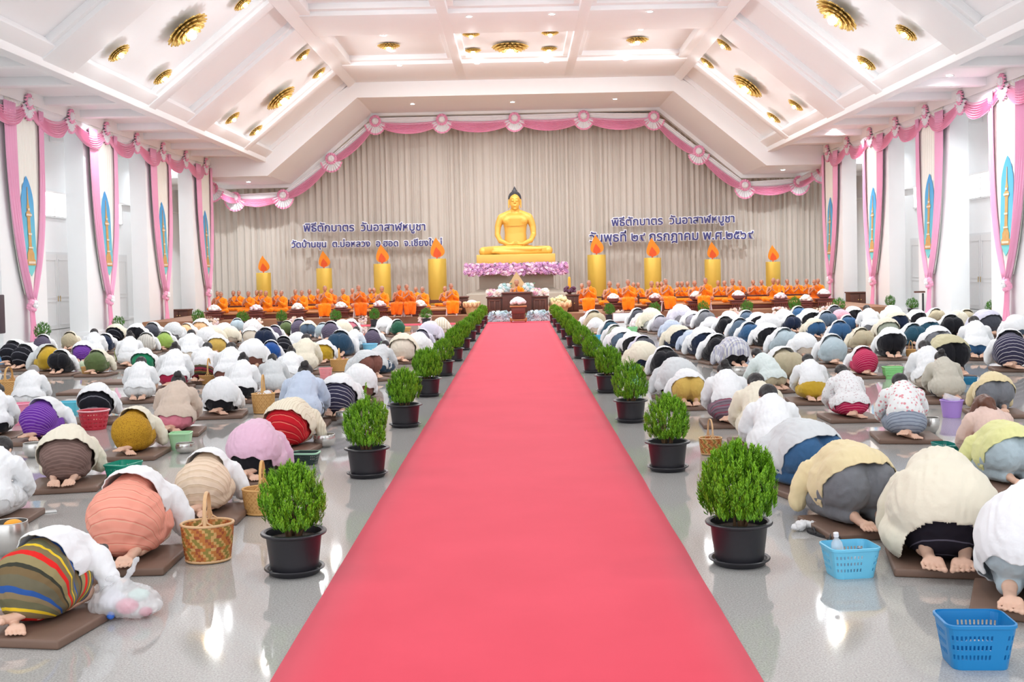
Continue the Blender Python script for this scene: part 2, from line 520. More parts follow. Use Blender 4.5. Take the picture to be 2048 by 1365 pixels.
arch(46.4, YB + 0.2, PZ + 0.06, PX, PE, PZE + 0.06, 'ceiling_stage')
arch(46.2, 46.75, PZ, PX - 0.03, PE - 0.03, PZE, 'trim_8')
arch(51.2, 51.6, PZ - 0.06, PX - 0.1, PE - 0.1, PZE - 0.1, 'trim_9')

# windows and doors on the outer walls
FRAME = mat('window_frame_white', (226, 228, 230), 0.4, var=0.02)
GLASSW = mat('frosted_daylight_glass', (250, 250, 248), 0.3, emit=((255, 253, 246), 2.2))
DOORM = mat('door_white', (228, 228, 229), 0.45, var=0.02)
def window(i, s, yc, zc, w, h):
    x = s * XW
    t = MB()
    for z in (-h / 2, h / 2): t.box((x - s * 0.03, yc, zc + z), (0.07, w + 0.08, 0.06))
    for y in (-w / 2, 0, w / 2): t.box((x - s * 0.03, yc + y, zc), (0.07, 0.06, h))
    o = struct(t.build('window_%d' % i, FRAME, smooth=False))
    for y in (-w / 4, w / 4):
        p = MB().box((x - s * 0.012, yc + y, zc), (0.016, w / 2 - 0.06, h - 0.06)).build('pane', GLASSW, o, smooth=False)
        p['label'] = 'bright frosted pane'
def door(i, s, yc, w, h):
    x = s * XW
    o = struct(MB().box((x - s * 0.02, yc, h / 2), (0.04, w + 0.24, h + 0.12)).build('door_%d' % i, FRAME, smooth=False))
    for k in (-1, 1):
        mb = MB().box((x - s * 0.05, yc + k * w / 4, h / 2), (0.04, w / 2 - 0.02, h - 0.03))
        for z0, z1 in ((0.15, 0.95), (1.08, h - 0.2)):
            for q in (-1, 1):
                mb.box((x - s * 0.076, yc + k * w / 4 + q * (w / 4 - 0.14), (z0 + z1) / 2), (0.018, 0.04, z1 - z0))
            for z in (z0, z1): mb.box((x - s * 0.076, yc + k * w / 4, z), (0.018, w / 2 - 0.26, 0.04))
        lf = mb.build('leaf', DOORM, o, smooth=False)
        MB().cap([(x - s * 0.12, yc + k * 0.09, 0.95), (x - s * 0.12, yc + k * 0.09, 1.12)], 0.012).build('handle', mat('brass', (190, 160, 90), 0.3, metal=0.9), lf)
wi = di = 0
for s in (-1, 1):
    for k in range(-1, 4):
        yc = 30.8 + 5.45 * k + 7.3
        wi += 1; window(wi, s, yc, 4.22, 2.0, 0.85)
        if k < 2: di += 1; door(di, s, yc, 2.7, 2.55)
    # ledge moulding
    struct(MB().rbox((s * (XW - 0.08), 24, 4.62), (0.16, 56, 0.07), 0.01).build('trim_%d' % (10 if s < 0 else 11), WHITE))
    struct(MB().rbox((s * (XW - 0.015), 24, 0.07), (0.03, 56, 0.14), 0.005).build('baseboard_%s' % ('left' if s < 0 else 'right'), WHITE))
# ================================================================ LAMPS
BULB = mat('glowing_bulb', (255, 250, 235), 0.3, emit=((255, 246, 226), 14.0))
DISC = mat('downlight_lens', (255, 255, 255), 0.3, emit=((255, 253, 248), 22.0))
RING = mat('downlight_ring', (240, 240, 240), 0.35)

def lotus_mesh(R, layers, seed):
    r = random.Random(seed); mb = MB()
    for li, (r0, r1, h0, h1, npet) in enumerate(layers):
        for k in range(npet):
            a = 2 * math.pi * (k + 0.5 * (li % 2)) / npet + r.uniform(-.04, .04)
            w = 1.15 * math.pi * r1 / npet * R
            P = []
            for i in range(7):
                t = i / 6
                rad = R * (r0 + (r1 - r0) * t); h = R * (h0 + (h1 - h0) * t * t) - 0.05 * R * math.sin(t * 3.1)
                ww = w * (0.55 + 0.75 * math.sin(min(1, t * 1.25) * math.pi * 0.55)) * (1 - t ** 5 * 0.85)
                row = []
                for j in range(5):
                    u = (j - 2) / 2
                    row.append(Vector((rad * math.cos(a) - u * ww * math.sin(a) * .5, rad * math.sin(a) + u * ww * math.cos(a) * .5, -h - 0.05 * R * u * u + 0.012 * R * (j % 2))))
                P.append(row)
            o = len(mb.v)
            mb.grid(P)
    return mb
LAY = [(0.18, 1.0, 0.06, 0.16, 18), (0.18, 0.86, 0.14, 0.26, 16), (0.16, 0.68, 0.22, 0.34, 14), (0.14, 0.46, 0.28, 0.38, 10)]
_lot = {}
def lotus(loc, nrm, R, label, group, power, col=(0.95, 1.0, 1.02)):
    """nrm points from the ceiling into the room"""
    key = round(R, 2)
    if key not in _lot:
        pet = []
        for i, L in enumerate(LAY):
            me = lotus_mesh(R, [L], 3 + i).mesh('petal_ring'); me.materials.append(GOLD)
            bm = bmesh.new(); bm.from_mesh(me); bmesh.ops.solidify(bm, geom=bm.faces[:], thickness=0.012 * R); bm.to_mesh(me); bm.free()
            pet.append(me)
        bk = MB().lathe([(0.30 * R, 0.02 * R), (0.34 * R, -0.06 * R), (0.2 * R, -0.30 * R), (0.10 * R, -0.36 * R)], 20).mesh('backplate'); bk.materials.append(GOLD)
        gl = MB().ell((0, 0, -0.43 * R), (0.20 * R, 0.20 * R, 0.20 * R), None, 18, 12).mesh('bulb'); gl.materials.append(BULB)
        _lot[key] = (pet, bk, gl)
    pet, bk, gl = _lot[key]
    t = thing('lotus_ceiling_lamp', label, 'ceiling lamp', loc, 0, group)
    t.rotation_mode = 'QUATERNION'; t.rotation_quaternion = (-Vector(nrm)).to_track_quat('Z', 'Y')
    for me in pet: obj('petals', me, None, t)
    obj('backplate', bk, None, t); o = obj('bulb', gl, None, t); o['label'] = 'glowing white bulb'
    bulb_light('lamp_light', (0, 0, -1.7 * R), power * 0.12, 0.05, col, t)
    lamp_light('lamp_light', (0, 0, -0.80 * R), (0, 0, -1), power * 0.95, 0.3 * R, col, t)
    return t

def slope_hit(x, y, s, lift=0.0):
    q = math.sin(SL); c = math.cos(SL)
    nrm = Vector((-s * q, 0, -c))
    P = onplane(x, y, slope_pt(s, 0, 0, -0.12), nrm)
    return P, nrm
sn = {-1: 'left', 1: 'right'}
far_l = [(558, 192, 0), (463, 234, 'lower, further from the stage'), (510, 259, 'lower, nearer the stage'), (604, 108, 'upper, further from the stage'), (636, 144, 'upper, nearer the stage')]
far_r = [(1499, 168, 0), (1593, 208, 'lower, further from the stage'), (1549, 233, 'lower, nearer the stage'), (1450, 87, 'upper, further from the stage'), (1416, 124, 'upper, nearer the stage')]
near_l = [(370, 54, 0), (235, 103, 'lower, further from the stage'), (323, 151, 'lower, nearer the stage'), (484, 3, 'upper')]
near_r = [(1678, 24, 0), (1815, 62, 'lower, further from the stage'), (1735, 123, 'lower, nearer the stage')]
shift = 0
recs = []
for s, L, nm in ((-1, far_l, 'stage-end'), (1, far_r, 'stage-end'), (-1, near_l, 'nearer'), (1, near_r, 'nearer')):
    for x, y, w in L:
        P, N = slope_hit(x, y, s)
        big = w == 0
        lab = ('big gold lotus lamp in the %s panel of the %s ceiling slope' % (nm, sn[s])) if big else \
              ('small gold lotus lamp, %s, in the %s panel of %s slope' % (w, nm, sn[s]))
        lotus(P, N, 0.62 if big else 0.31, lab, 'gold lotus lamps on the ceiling slopes', LAMP_BIG if big else LAMP_SMALL)
        recs.append((s, P, N, big, nm))
# the same lamps over the part of the hall this side of the picture's upper edge
for s, P, N, big, nm in recs:
    if nm == 'nearer' and big:
        for dy in (-10.9, -21.8):
            lotus(P + Vector((0, dy, 0)), N, 0.62, 'big gold lotus lamp on the %s slope %s' % (sn[s], 'just overhead of the camera' if dy < -20 else 'above the first rows of people'), 'gold lotus lamps on the ceiling slopes', LAMP_BIG * (0.6 if dy < -20 else 1.0))
ZC = ZT + 0.24
DN = Vector((0, 0, -1))
def flat_hit(x, y, z): return onplane(x, y, Vector((0, 0, z)), DN)
lotus(flat_hit(1020, 88, ZC), DN, 0.66, 'big gold lotus lamp in the centre of the flat ceiling', 'gold lotus lamps on the flat ceiling', LAMP_BIG)
for x, y, w in ((942, 66, 'left, further from the stage'), (1100, 63, 'right, further from the stage'), (946, 98, 'left, nearer the stage'), (1098, 95, 'right, nearer the stage')):
    lotus(flat_hit(x, y, ZC), DN, 0.30, 'small gold lotus lamp by the central ceiling lamp, ' + w, 'gold lotus lamps on the flat ceiling', LAMP_SMALL)
lotus(flat_hit(777, 88, ZC), DN, 0.40, 'gold lotus lamp alone in the left ceiling coffer', 'gold lotus lamps on the flat ceiling', LAMP_SMALL * 1.3)
lotus(flat_hit(1275, 76, ZC), DN, 0.40, 'gold lotus lamp alone in the right ceiling coffer', 'gold lotus lamps on the flat ceiling', LAMP_SMALL * 1.3)
for y in (27.5, 16.6, 5.7):
    lotus((0, y + 1.0, ZC), DN, 0.66, 'big gold lotus lamp of the flat ceiling, above the picture, %d m from the entrance' % (y + 4), 'gold lotus lamps on the flat ceiling', LAMP_BIG * (1.3 if y > 20 else 1.0 if y > 10 else 0.5))

_dl = {}
def downlight(loc, label, power=None, r=0.085):
    t = thing('ceiling_downlight', label, 'downlight', loc, 0, 'recessed ceiling downlights')
    if not _dl:
        a = MB().lathe([(r, 0), (r + 0.035, 0.0), (r + 0.035, -0.014), (r, -0.010)], 24, close=True).mesh('rim'); a.materials.append(RING)
        b2 = MB().lathe([(0.001, -0.008), (r, -0.008), (r, 0.006), (0.001, 0.006)], 24).mesh('lens'); b2.materials.append(DISC)
        _dl['a'] = a; _dl['b'] = b2
    obj('rim', _dl['a'], None, t); obj('lens', _dl['b'], None, t)['label'] = 'glowing lens'
    if power != 0: lamp_light('lamp_light', (0, 0, -0.05), (0, 0, -1), power or DOWN, 0.16, (0.93, 1.0, 1.04), t, math.radians(150))
    return t
ZA = ZE + 0.175
for x, y, w in ((157, 194, 'left aisle ceiling, nearest of three'), (392, 287, 'left aisle ceiling, second of three'), (497, 364, 'stage ceiling at its left edge')):
    downlight(flat_hit(x, y, ZA if y < 330 else PZE + 0.055), power=84 if y < 330 else 62, label='round downlight in the ' + w)
for x, y, w in ((1899, 151, 'right aisle ceiling, nearest of three'), (1668, 259, 'right aisle ceiling, second of three'), (1566, 340, 'stage ceiling at its right edge')):
    downlight(flat_hit(x, y, ZA if y < 330 else PZE + 0.055), power=84 if y < 330 else 62, label='round downlight in the ' + w)
for x, y, w in ((234, 224, 'left'), (1825, 187, 'right')):
    downlight(flat_hit(x, y, ZA), 'half-hidden downlight behind a beam of the %s aisle ceiling' % w)
ZB = ZT - 0.075
for x, y, w in ((799, 131, 'first'), (954, 127, 'second'), (1093, 124, 'third'), (1251, 120, 'fourth')):
    downlight(flat_hit(x, y, ZB), 'downlight in the ceiling beam by the stage, %s from the left' % w)
for x, y, w in ((938, 33, 'left'), (1104, 28, 'middle'), (1300, 23, 'right')):
    downlight(flat_hit(x, y, ZB), 'downlight in the beam before the central lamp, on the ' + w)
for x, y, w in ((767, 71, 'left coffer, further from the stage'), (784, 103, 'left coffer, nearer the stage'), (1281, 59, 'right coffer, further from the stage'), (1266, 90, 'right coffer, nearer the stage')):
    downlight(flat_hit(x, y, ZC - 0.01), 'downlight beside the lone lotus lamp, ' + w)
for x, y, w in ((825, 208, 'left'), (1025, 204, 'middle'), (1230, 198, 'right')):
    downlight(flat_hit(x, y, PZ + 0.055), 'downlight in the stage ceiling above the curtain, ' + w, 46)

for s in (-1, 1):  # unseen fittings, added to light the aisles near the camera
    for y in (19.5, 8.5):
        downlight((s * 11.6, y, ZA), 'added downlight in the %s aisle ceiling, above the picture edge, %d m from the entrance' % (sn[s], y + 4), 75)

for s in (-1, 1):  # invented fittings, added to brighten the side walls and aisle ceilings
    for k in range(6):
        downlight((s * 14.3, 46.1 - 5.45 * k, ZA), 'added downlight over the passage behind the %s pillars, %s from the stage' % (sn[s], ['first', 'second', 'third', 'fourth', 'fifth', 'sixth'][k]), 24)
# ================================================================ RED CARPET
m, n, l, b = nt('red_carpet_felt')
tc = n.new('ShaderNodeTexCoord')
nz = n.new('ShaderNodeTexNoise'); nz.inputs['Scale'].default_value = 1.4; nz.inputs['Detail'].default_value = 5
l.new(tc.outputs['Object'], nz.inputs['Vector'])
cr = n.new('ShaderNodeValToRGB'); e = cr.color_ramp.elements
e[0].position = 0.3; e[0].color = lin((212, 42, 68)); e[1].position = 0.72; e[1].color = lin((222, 52, 78))
l.new(nz.outputs['Fac'], cr.inputs['Fac']); l.new(cr.outputs['Color'], b.inputs['Base Color'])
b.inputs['Roughness'].default_value = 0.95; b.inputs['Specular IOR Level'].default_value = 0.1
b.inputs['Sheen Weight'].default_value = 0.8; b.inputs['Sheen Roughness'].default_value = 0.5; b.inputs['Sheen Tint'].default_value = lin((255, 150, 160))
CARPET = m
P = []
for i in range(0, 150):
    y = -1 + 36.4 * i / 149
    row = []
    for j in range(9):
        x = -1.045 + 1.98 * j / 8
        edge = 0.006 if j in (0, 8) else 0.009
        row.append(Vector((x + (0.006 * noise.noise(Vector((y * 1.3, j, 0))) if j in (0, 8) else 0), y, edge + 0.0015 * noise.noise(Vector((x * 2, y * 2, 3))))))
    P.append(row)
mb = MB().grid(P)
o = mb.build('red_carpet', CARPET)
tag(o, 'long red carpet runner down the middle aisle to the altar', 'carpet')
mo = o.modifiers.new('thickness', 'SOLIDIFY'); mo.thickness = 0.006; mo.offset = -1
o = MB().rbox((0, 35.97, 0.004), (22.6, 1.1, 0.008), 0.002).build('stage_carpet', CARPET)
tag(o, 'red carpet strip lying across the hall before the stage', 'carpet')

# ================================================================ POTTED PLANTS
POTM = mat('black_pot_plastic', (40, 39, 44), 0.36, var=0.08)
SOIL = mat('potting_soil', (70, 56, 46), 0.95, var=0.4, scale=40, bump=0.6, bscale=60)
BARK = mat('thuja_bark', (112, 84, 58), 0.85, var=0.3, scale=50)
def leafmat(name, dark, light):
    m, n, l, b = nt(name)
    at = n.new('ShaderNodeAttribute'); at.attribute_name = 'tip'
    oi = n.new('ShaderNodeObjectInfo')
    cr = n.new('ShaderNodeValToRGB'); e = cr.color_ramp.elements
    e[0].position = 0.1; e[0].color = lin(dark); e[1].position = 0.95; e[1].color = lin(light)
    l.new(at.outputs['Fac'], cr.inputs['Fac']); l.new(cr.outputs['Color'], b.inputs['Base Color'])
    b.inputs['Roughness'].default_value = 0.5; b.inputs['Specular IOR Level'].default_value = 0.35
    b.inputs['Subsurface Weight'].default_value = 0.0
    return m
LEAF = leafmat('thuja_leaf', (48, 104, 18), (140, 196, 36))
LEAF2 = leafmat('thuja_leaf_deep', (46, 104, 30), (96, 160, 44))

def thuja(seed, rx, rz, peak=0.0, lobes=0.12, nplume=300, blades=12):
    """crown of upright flat sprays; base of crown at z=0.02, tip at about 2*rz"""
    r = random.Random(seed); vs = []; fs = []; tip = []
    for k in range(nplume):
        u = r.random() ** 0.8; a = r.uniform(0, 2 * math.pi)
        th = math.acos(1 - 1.9 * r.random())               # polar angle from the top
        rr = (0.55 + 0.47 * r.random() ** 0.45) * (1 + lobes * noise.noise(Vector((math.cos(a) * 1.6, math.sin(a) * 1.6, th * 1.5 + seed))))
        x = rx * rr * math.sin(th) * math.cos(a); y = rx * rr * math.sin(th) * math.sin(a)
        z = rz * (1 + 0.98 * rr * math.cos(th))
        z += peak * rz * max(0, 1 - math.hypot(x, y) / (rx * 0.5)) * rr
        outv = Vector((x, y, 0)); 
        if outv.length > 1e-4: outv.normalize()
        L = r.uniform(0.32, 0.56) * rz * (0.75 + 0.25 * rr)
        d = (Vector((0, 0, 1)) + outv * r.uniform(0.12, 0.42)).normalized()
        base = Vector((x, y, z)) - d * L * 0.75
        if base.z < 0.01: base.z = 0.01 + 0.02 * r.random()
        side = d.cross(Vector((math.cos(a + r.uniform(-1.2, 1.2)), math.sin(a + r.uniform(-1.2, 1.2)), 0)))
        side = side.normalized() if side.length > 1e-3 else d.orthogonal()
        nrm = d.cross(side)
        for q in range(blades):
            t = 0.25 + 0.75 * q / (blades - 1)
            sgn = -1 if q % 2 else 1
            o0 = base + d * (L * t * 0.72)
            bl = L * (0.36 - 0.13 * t) * r.uniform(0.8, 1.2)
            bd = (d * 1.0 + side * sgn * (0.55 - 0.38 * t) + nrm * r.uniform(-.35, .35)).normalized()
            w = bl * 0.115
            wv = bd.cross(nrm); wv = wv.normalized() * w
            i = len(vs)
            mid = o0 + bd * bl * 0.55 + nrm * r.uniform(-.01, .01)
            vs += [o0 - wv * .5, o0 + wv * .5, mid + wv, o0 + bd * bl, mid - wv]
            fs += [(i, i + 1, i + 2, i + 4), (i + 4, i + 2, i + 3)]
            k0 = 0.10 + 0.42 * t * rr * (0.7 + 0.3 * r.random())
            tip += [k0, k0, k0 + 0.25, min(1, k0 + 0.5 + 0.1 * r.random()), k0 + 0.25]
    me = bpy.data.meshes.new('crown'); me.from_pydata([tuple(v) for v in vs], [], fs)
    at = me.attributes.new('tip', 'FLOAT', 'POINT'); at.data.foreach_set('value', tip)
    me.update(); return me
CROWNS = [thuja(1, 0.185, 0.20, 0.10, 0.22, 1000, 13), thuja(2, 0.215, 0.225, 0.03, 0.10, 1200, 13), thuja(3, 0.18, 0.20, 0.30, 0.28, 800, 12), thuja(4, 0.175, 0.19, 0.0, 0.1, 800, 12), thuja(5, 0.165, 0.175, 0.22, 0.15, 700, 12)]
SMALL = [thuja(11, 0.20, 0.21, 0.15, 0.15, 420, 10), thuja(12, 0.21, 0.20, 0.0, 0.15, 420, 10)]
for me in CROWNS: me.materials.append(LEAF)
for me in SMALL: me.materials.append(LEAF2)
pm = MB().lathe([(0.118, 0.022), (0.134, 0.03), (0.156, 0.215), (0.158, 0.218), (0.183, 0.226), (0.186, 0.234), (0.182, 0.240), (0.166, 0.243), (0.156, 0.236), (0.150, 0.20), (0.13, 0.05), (0.02, 0.04)], 48).mesh('pot', True, 0.7); pm.materials.append(POTM)
sm_ = MB().lathe([(0.02, 0.0), (0.135, 0.0), (0.142, 0.006), (0.150, 0.026), (0.168, 0.030), (0.170, 0.036), (0.166, 0.040), (0.152, 0.036), (0.146, 0.026), (0.136, 0.016), (0.02, 0.014)], 48).mesh('saucer', True, 0.7); sm_.materials.append(POTM)
so = MB().lathe([(0.001, 0.205), (0.08, 0.204), (0.153, 0.198), (0.150, 0.190), (0.001, 0.19)], 28).mesh('soil'); so.materials.append(SOIL)
def trunkmesh(seed):
    r = random.Random(seed); mb = MB()
    for k in range(9):
        a = r.uniform(0, 6.28); q = r.uniform(0.02, 0.09)
        mb.tube([(0.03 * math.cos(a), 0.03 * math.sin(a), 0.19), (q * .7 * math.cos(a), q * .7 * math.sin(a), 0.26), (q * math.cos(a), q * math.sin(a), 0.40)], [0.011, 0.008, 0.004], 6)
    me = mb.mesh('stems'); me.materials.append(BARK); return me
TR = [trunkmesh(1), trunkmesh(2)]
def plant(loc, crown, rz, sc, label, group, cs=1.0, zc=0.228):
    t = thing('potted_thuja', label, 'potted plant', loc, rz, group)
    t.scale = (sc, sc, sc)
    obj('saucer', sm_, None, t); p = obj('pot', pm, None, t); obj('soil', so, None, p)
    obj('stems', TR[crown % 2], None, t)
    c = obj('crown', CROWNS[crown] if crown < 10 else SMALL[crown - 10], None, t, (0, 0, zc)); c.scale = (cs, cs, cs)
    return t
ordn = ['nearest', 'second', 'third', 'fourth', 'fifth', 'sixth', 'seventh', 'eighth', 'ninth', 'tenth', 'eleventh']
# crowns read off the photograph, near to far
CL = [(0, 1.0, 0.98), (2, 1.05, 1.0), (0, 0.98, 1.02), (1, 0.92, 1.02), (3, 1.0, 1.0), (1, 0.9, 1.0), (0, 1.0, 1.0), (3, 1.0, 1.0), (0, 0.95, 1.0), (3, 0.95, 1.0), (0, 0.95, 1.0)]
CR = [(1, 1.02, 1.0), (3, 1.08, 1.0), (4, 1.22, 1.0), (0, 1.0, 1.0), (2, 0.92, 1.0), (3, 1.05, 1.0), (1, 0.85, 1.0), (0, 1.0, 1.0), (3, 1.0, 1.0), (0, 0.95, 1.0), (3, 0.95, 1.0)]
for s, L, nm, X in ((-1, CL, 'left', -1.28), (1, CR, 'right', 1.19)):
    for i, (c, cs, sc) in enumerate(L):
        y = 6.2 + 2.93 * i
        x = X + (0.10 * (i / 10.0)) * (1 if s < 0 else -1)
        pos = ('nearest the camera' if i == 0 else 'nearest the altar' if i == 10 else '%s from the camera' % ordn[i])
        plant((x, y, 0), c, i * 1.7 + s, sc, 'potted thuja on the %s edge of the red carpet, %s' % (nm, pos), 'potted thujas along the red carpet', cs)
# plants standing by the pillars and before the stage
extra = [(85, 658, 27.4, 'beside the tail of the nearest left banner'), (236, 641, 33.6, 'beside the tail of the second left banner'),
         (396, 630, 35.3, 'at the left end of the row before the stage'), (485, 630, 35.3, 'second in the row before the stage, from the left wall'), (563, 631, 35.3, 'third in the row before the stage, from the left wall'),
         (671, 630, 35.3, 'fourth in the row before the stage, from the left wall'), (749, 629, 35.3, 'fifth in the row before the stage, from the left wall'), (852, 627, 35.3, 'before the stage, last one left of the altar'),
         (1219, 621, 35.3, 'before the stage, first one right of the altar'), (1310, 613, 35.3, 'before the stage, second one right of the altar'), (1407, 611, 35.3, 'before the stage, third one right of the altar'),
         (1494, 609, 35.3, 'before the stage, fourth one right of the altar'), (1589, 604, 35.3, 'before the stage, fifth one right of the altar'), (1677, 604, 35.3, 'before the stage, by the right white pillar'),
         (1780, 602, 37.6, 'small against the right wall, right of the brown cabinet'), (1825, 605, 35.0, 'on the right by the third pillar, beside a black post'), (1984, 617, 31.0, 'beside the tail of the nearest right banner')]
for i, (x, y, d, w) in enumerate(extra):
    p = atY(x, y, d)
    zc = 0.265
    sc = 1.12
    plant((p.x, d, 0), 10 + i % 2, i * 1.1, max(0.9, min(1.3, p.z / 0.475)), 'potted thuja ' + w, 'potted thujas round the hall', 1.0)
# ================================================================ STAGE CURTAIN
CURT = mat('beige_curtain', (208, 199, 189), 0.75, var=0.05, scale=0.6, sheen=0.2)
P = []
N = 1500
r = random.Random(5)
ph = [0.0]
for i in range(N):
    ph.append(ph[-1] + (0.8 + 0.5 * noise.noise(Vector((i * 0.02, 1.7, 0)))) * 0.55)
zs = [0.25, 1.5, 3, 4.5, 6, 7.5, 8.85]
for zi, z in enumerate(zs):
    row = []
    for i in range(N):
        x = -15.6 + 31.2 * i / (N - 1)
        amp = 0.055 + 0.03 * noise.noise(Vector((x * 1.2, z * 0.15, 4)))
        k = math.sin(ph[i] + 0.25 * noise.noise(Vector((x * 0.7, z * 0.2, 9))))
        row.append(Vector((x, YB - 0.12 - amp * (k + 0.35 * math.sin(2.3 * ph[i] + 1)), z)))
    P.append(row)
o = MB().grid(P).build('stage_curtain', CURT)
tag(o, 'tall pleated beige curtain covering the whole back wall', 'curtain')

# ================================================================ SWAGS
def strip(A, B, sag0, sag1, out, n_f=7, n_u=22, bulge=0.16, seed=0, gather=0.16):
    """folded cloth hanging between A and B; out = direction into the room"""
    A, B, out = Vector(A), Vector(B), Vector(out)
    P = []
    for j in range(n_f * 4 + 1):
        q = j / (n_f * 4)
        row = []
        for i in range(n_u + 1):
            t = i / n_u
            p = A.lerp(B, t)
            c = 4 * t * (1 - t)
            c = c ** 0.85
            z = -(sag0 + (sag1 - sag0) * q) * c - gather * q * (1 - c)
            f = math.sin(q * n_f * 2 * math.pi + 0.6 * math.sin(t * 5 + seed))
            o_ = bulge * c * (0.35 + 0.65 * q) + (0.035 * c + 0.012) * f + 0.03
            row.append(p + Vector((0, 0, z)) + out * o_)
        P.append(row)
    return P
def solid(o, th=0.008):
    mo = o.modifiers.new('thickness', 'SOLIDIFY'); mo.thickness = th; mo.offset = -1
    return o
def swag(A, B, out, label, group, sag=0.72, ztop=None, sag0=0.32):
    t = thing('swag_drape', label, 'swag drape', (Vector(A) + Vector(B)) / 2, 0, group)
    o0 = (Vector(A) + Vector(B)) / 2
    A = Vector(A) - o0; B = Vector(B) - o0
    solid(MB().grid(strip(A, B, sag0, sag, out, seed=A.y)).build('pink_swag', PINK, t))
    # white gathered cloth between the ceiling line and the pink swag
    P = []
    zt = (ztop - o0.z) if ztop is not None else None
    for j in range(17):
        q = j / 16; row = []
        for i in range(23):
            u = i / 22; p = A.lerp(B, u); c = (4 * u * (1 - u)) ** 0.85
            top = Vector((p.x, p.y, (zt if zt is not None else p.z + 0.16)))
            bot = p + Vector((0, 0, -(sag0 + 0.06) * c - 0.02))
            pt = top.lerp(bot, q)
            row.append(pt + Vector(out) * (0.02 + 0.05 * c * q + 0.018 * math.sin(q * 20 + 2 * c)))
        P.append(row)
    solid(MB().grid(P).build('white_valance', WSATIN, t), 0.006)['label'] = 'white gathered cloth above the pink swag'
    return t
_ros = None
def rosette(p, out, t, label, sc=1.0):
    """ruffled rosette with a pleated fan under it, pinned to the swag t"""
    global _ros
    if _ros is None:
        rim = []; 
        for i in range(49):
            a = 2 * math.pi * i / 48; row = []
            for j in range(7):
                q = j / 6
                rr = 0.10 + 0.10 * q
                row.append(Vector((rr * math.cos(a), rr * math.sin(a), 0.05 + 0.045 * math.sin(a * 14) * q + 0.03 * math.sin(q * 3))))
            rim.append(row)
        a_ = MB().grid(rim).mesh('ruffle'); a_.materials.append(PINK)
        c_ = MB().ell((0, 0, 0.07), (0.115, 0.115, 0.06), None, 18, 10)
        for k in range(8):
            a = k * 0.785
            c_.ell((0.055 * math.cos(a), 0.055 * math.sin(a), 0.11), (0.045, 0.045, 0.03), None, 8, 6)
        c_ = c_.mesh('centre'); c_.materials.append(WSATIN)
        fan = []; edge = []
        for i in range(41):
            a = math.pi * (1.08 + 0.84 * i / 40); w = 0.03 * math.sin(i * math.pi / 2)
            fan.append([Vector((rr * math.cos(a) * 0.95, rr * math.sin(a) * 1.15, 0.03 + w * rr / 0.3)) for rr in (0.08, 0.18, 0.28, 0.36)])
            edge.append([Vector((rr * math.cos(a) * 0.95, rr * math.sin(a) * 1.15, 0.036 + w * rr / 0.3)) for rr in (0.355, 0.38, 0.405)])
        f_ = MB().grid(fan).mesh('fan'); f_.materials.append(WSATIN)
        e_ = MB().grid(edge).mesh('fan_edge'); e_.materials.append(PINK)
        _ros = (a_, c_, f_, e_)
    o = obj('rosette', _ros[0], None, t, Vector(p) + Vector(out) * 0.06 - t.location); o['label'] = label
    z = Vector(out).normalized(); y = Vector((0, 0, 1)); x = y.cross(z).normalized()
    o.rotation_mode = 'QUATERNION'
    o.rotation_quaternion = Matrix((x, y, z)).transposed().to_quaternion()
    o.scale = (sc, sc, sc)
    obj('centre', _ros[1], None, o)['label'] = 'white puffed centre'
    obj('fan', _ros[2], None, o)['label'] = 'white pleated fan'; obj('fan_edge', _ros[3], None, o)
KY = [23.6, 26.3, 29.03, 31.76, 34.49, 37.22, 39.95, 42.68, 45.41]
SW = ['partly out of the frame', 'nearest the camera', 'second from the camera', 'third from the camera', 'fourth from the camera', 'fifth from the camera', 'sixth from the camera', 'last before the stage']
for s, nm in ((-1, 'left'), (1, 'right')):
    o_ = Vector((-s, 0, 0)); z = 6.27
    for i in range(1, len(KY) - 1):
        t = swag((s * XP, KY[i], z), (s * XP, KY[i + 1], z), o_, 'pink and white swag along the %s pillars, %s' % (nm, SW[i]), 'swags along the %s pillars' % nm, 0.78, ZE + 0.1)
        rosette(Vector((s * XP, KY[i + 1], z - 0.02)), o_, t, 'pink rosette with white centre', 1.05)
# along the stage opening
bk = [(437, 383), (471, 396), (567, 391), (663, 318), (751, 243), (884, 240), (1029, 237), (1167, 233), (1307, 234), (1397, 303), (1489, 371), (1597, 364), (1622, 345)]
bp_ = [atY(x, y, 51.15) for x, y in bk]
bp_[0] = Vector((-13.3, 49.3, bp_[0].z)); bp_[-1] = Vector((13.3, 49.3, 5.8))
ends = [Vector((-XP, 45.41, 6.27))] + bp_ + [Vector((XP, 45.41, 6.27))]
wh = ['joining the last left pillar', 'in the left stage corner', 'under the low left stage ceiling', 'lower one on the left slope', 'upper one on the left slope', 'first on the level top', 'second on the level top', 'third on the level top', 'fourth on the level top', 'upper one on the right slope', 'lower one on the right slope', 'under the low right stage ceiling', 'in the right stage corner', 'joining the last right pillar']
for i in range(len(ends) - 1):
    A, B = ends[i], ends[i + 1]
    d = (B - A); o_ = Vector((d.y, -d.x, 0)).normalized() if abs(d.y) > 0.5 else Vector((0, -1, 0))
    Lh = (B - A).length
    t = swag(A, B, o_, 'pink and white swag above the stage curtain, ' + wh[i], 'swags above the stage curtain', min(0.62, 0.22 * Lh), None, 0.12)
    if i < len(bp_): rosette(B, Vector((0, -1, 0)), t, 'round pink and white rosette', 1.35)
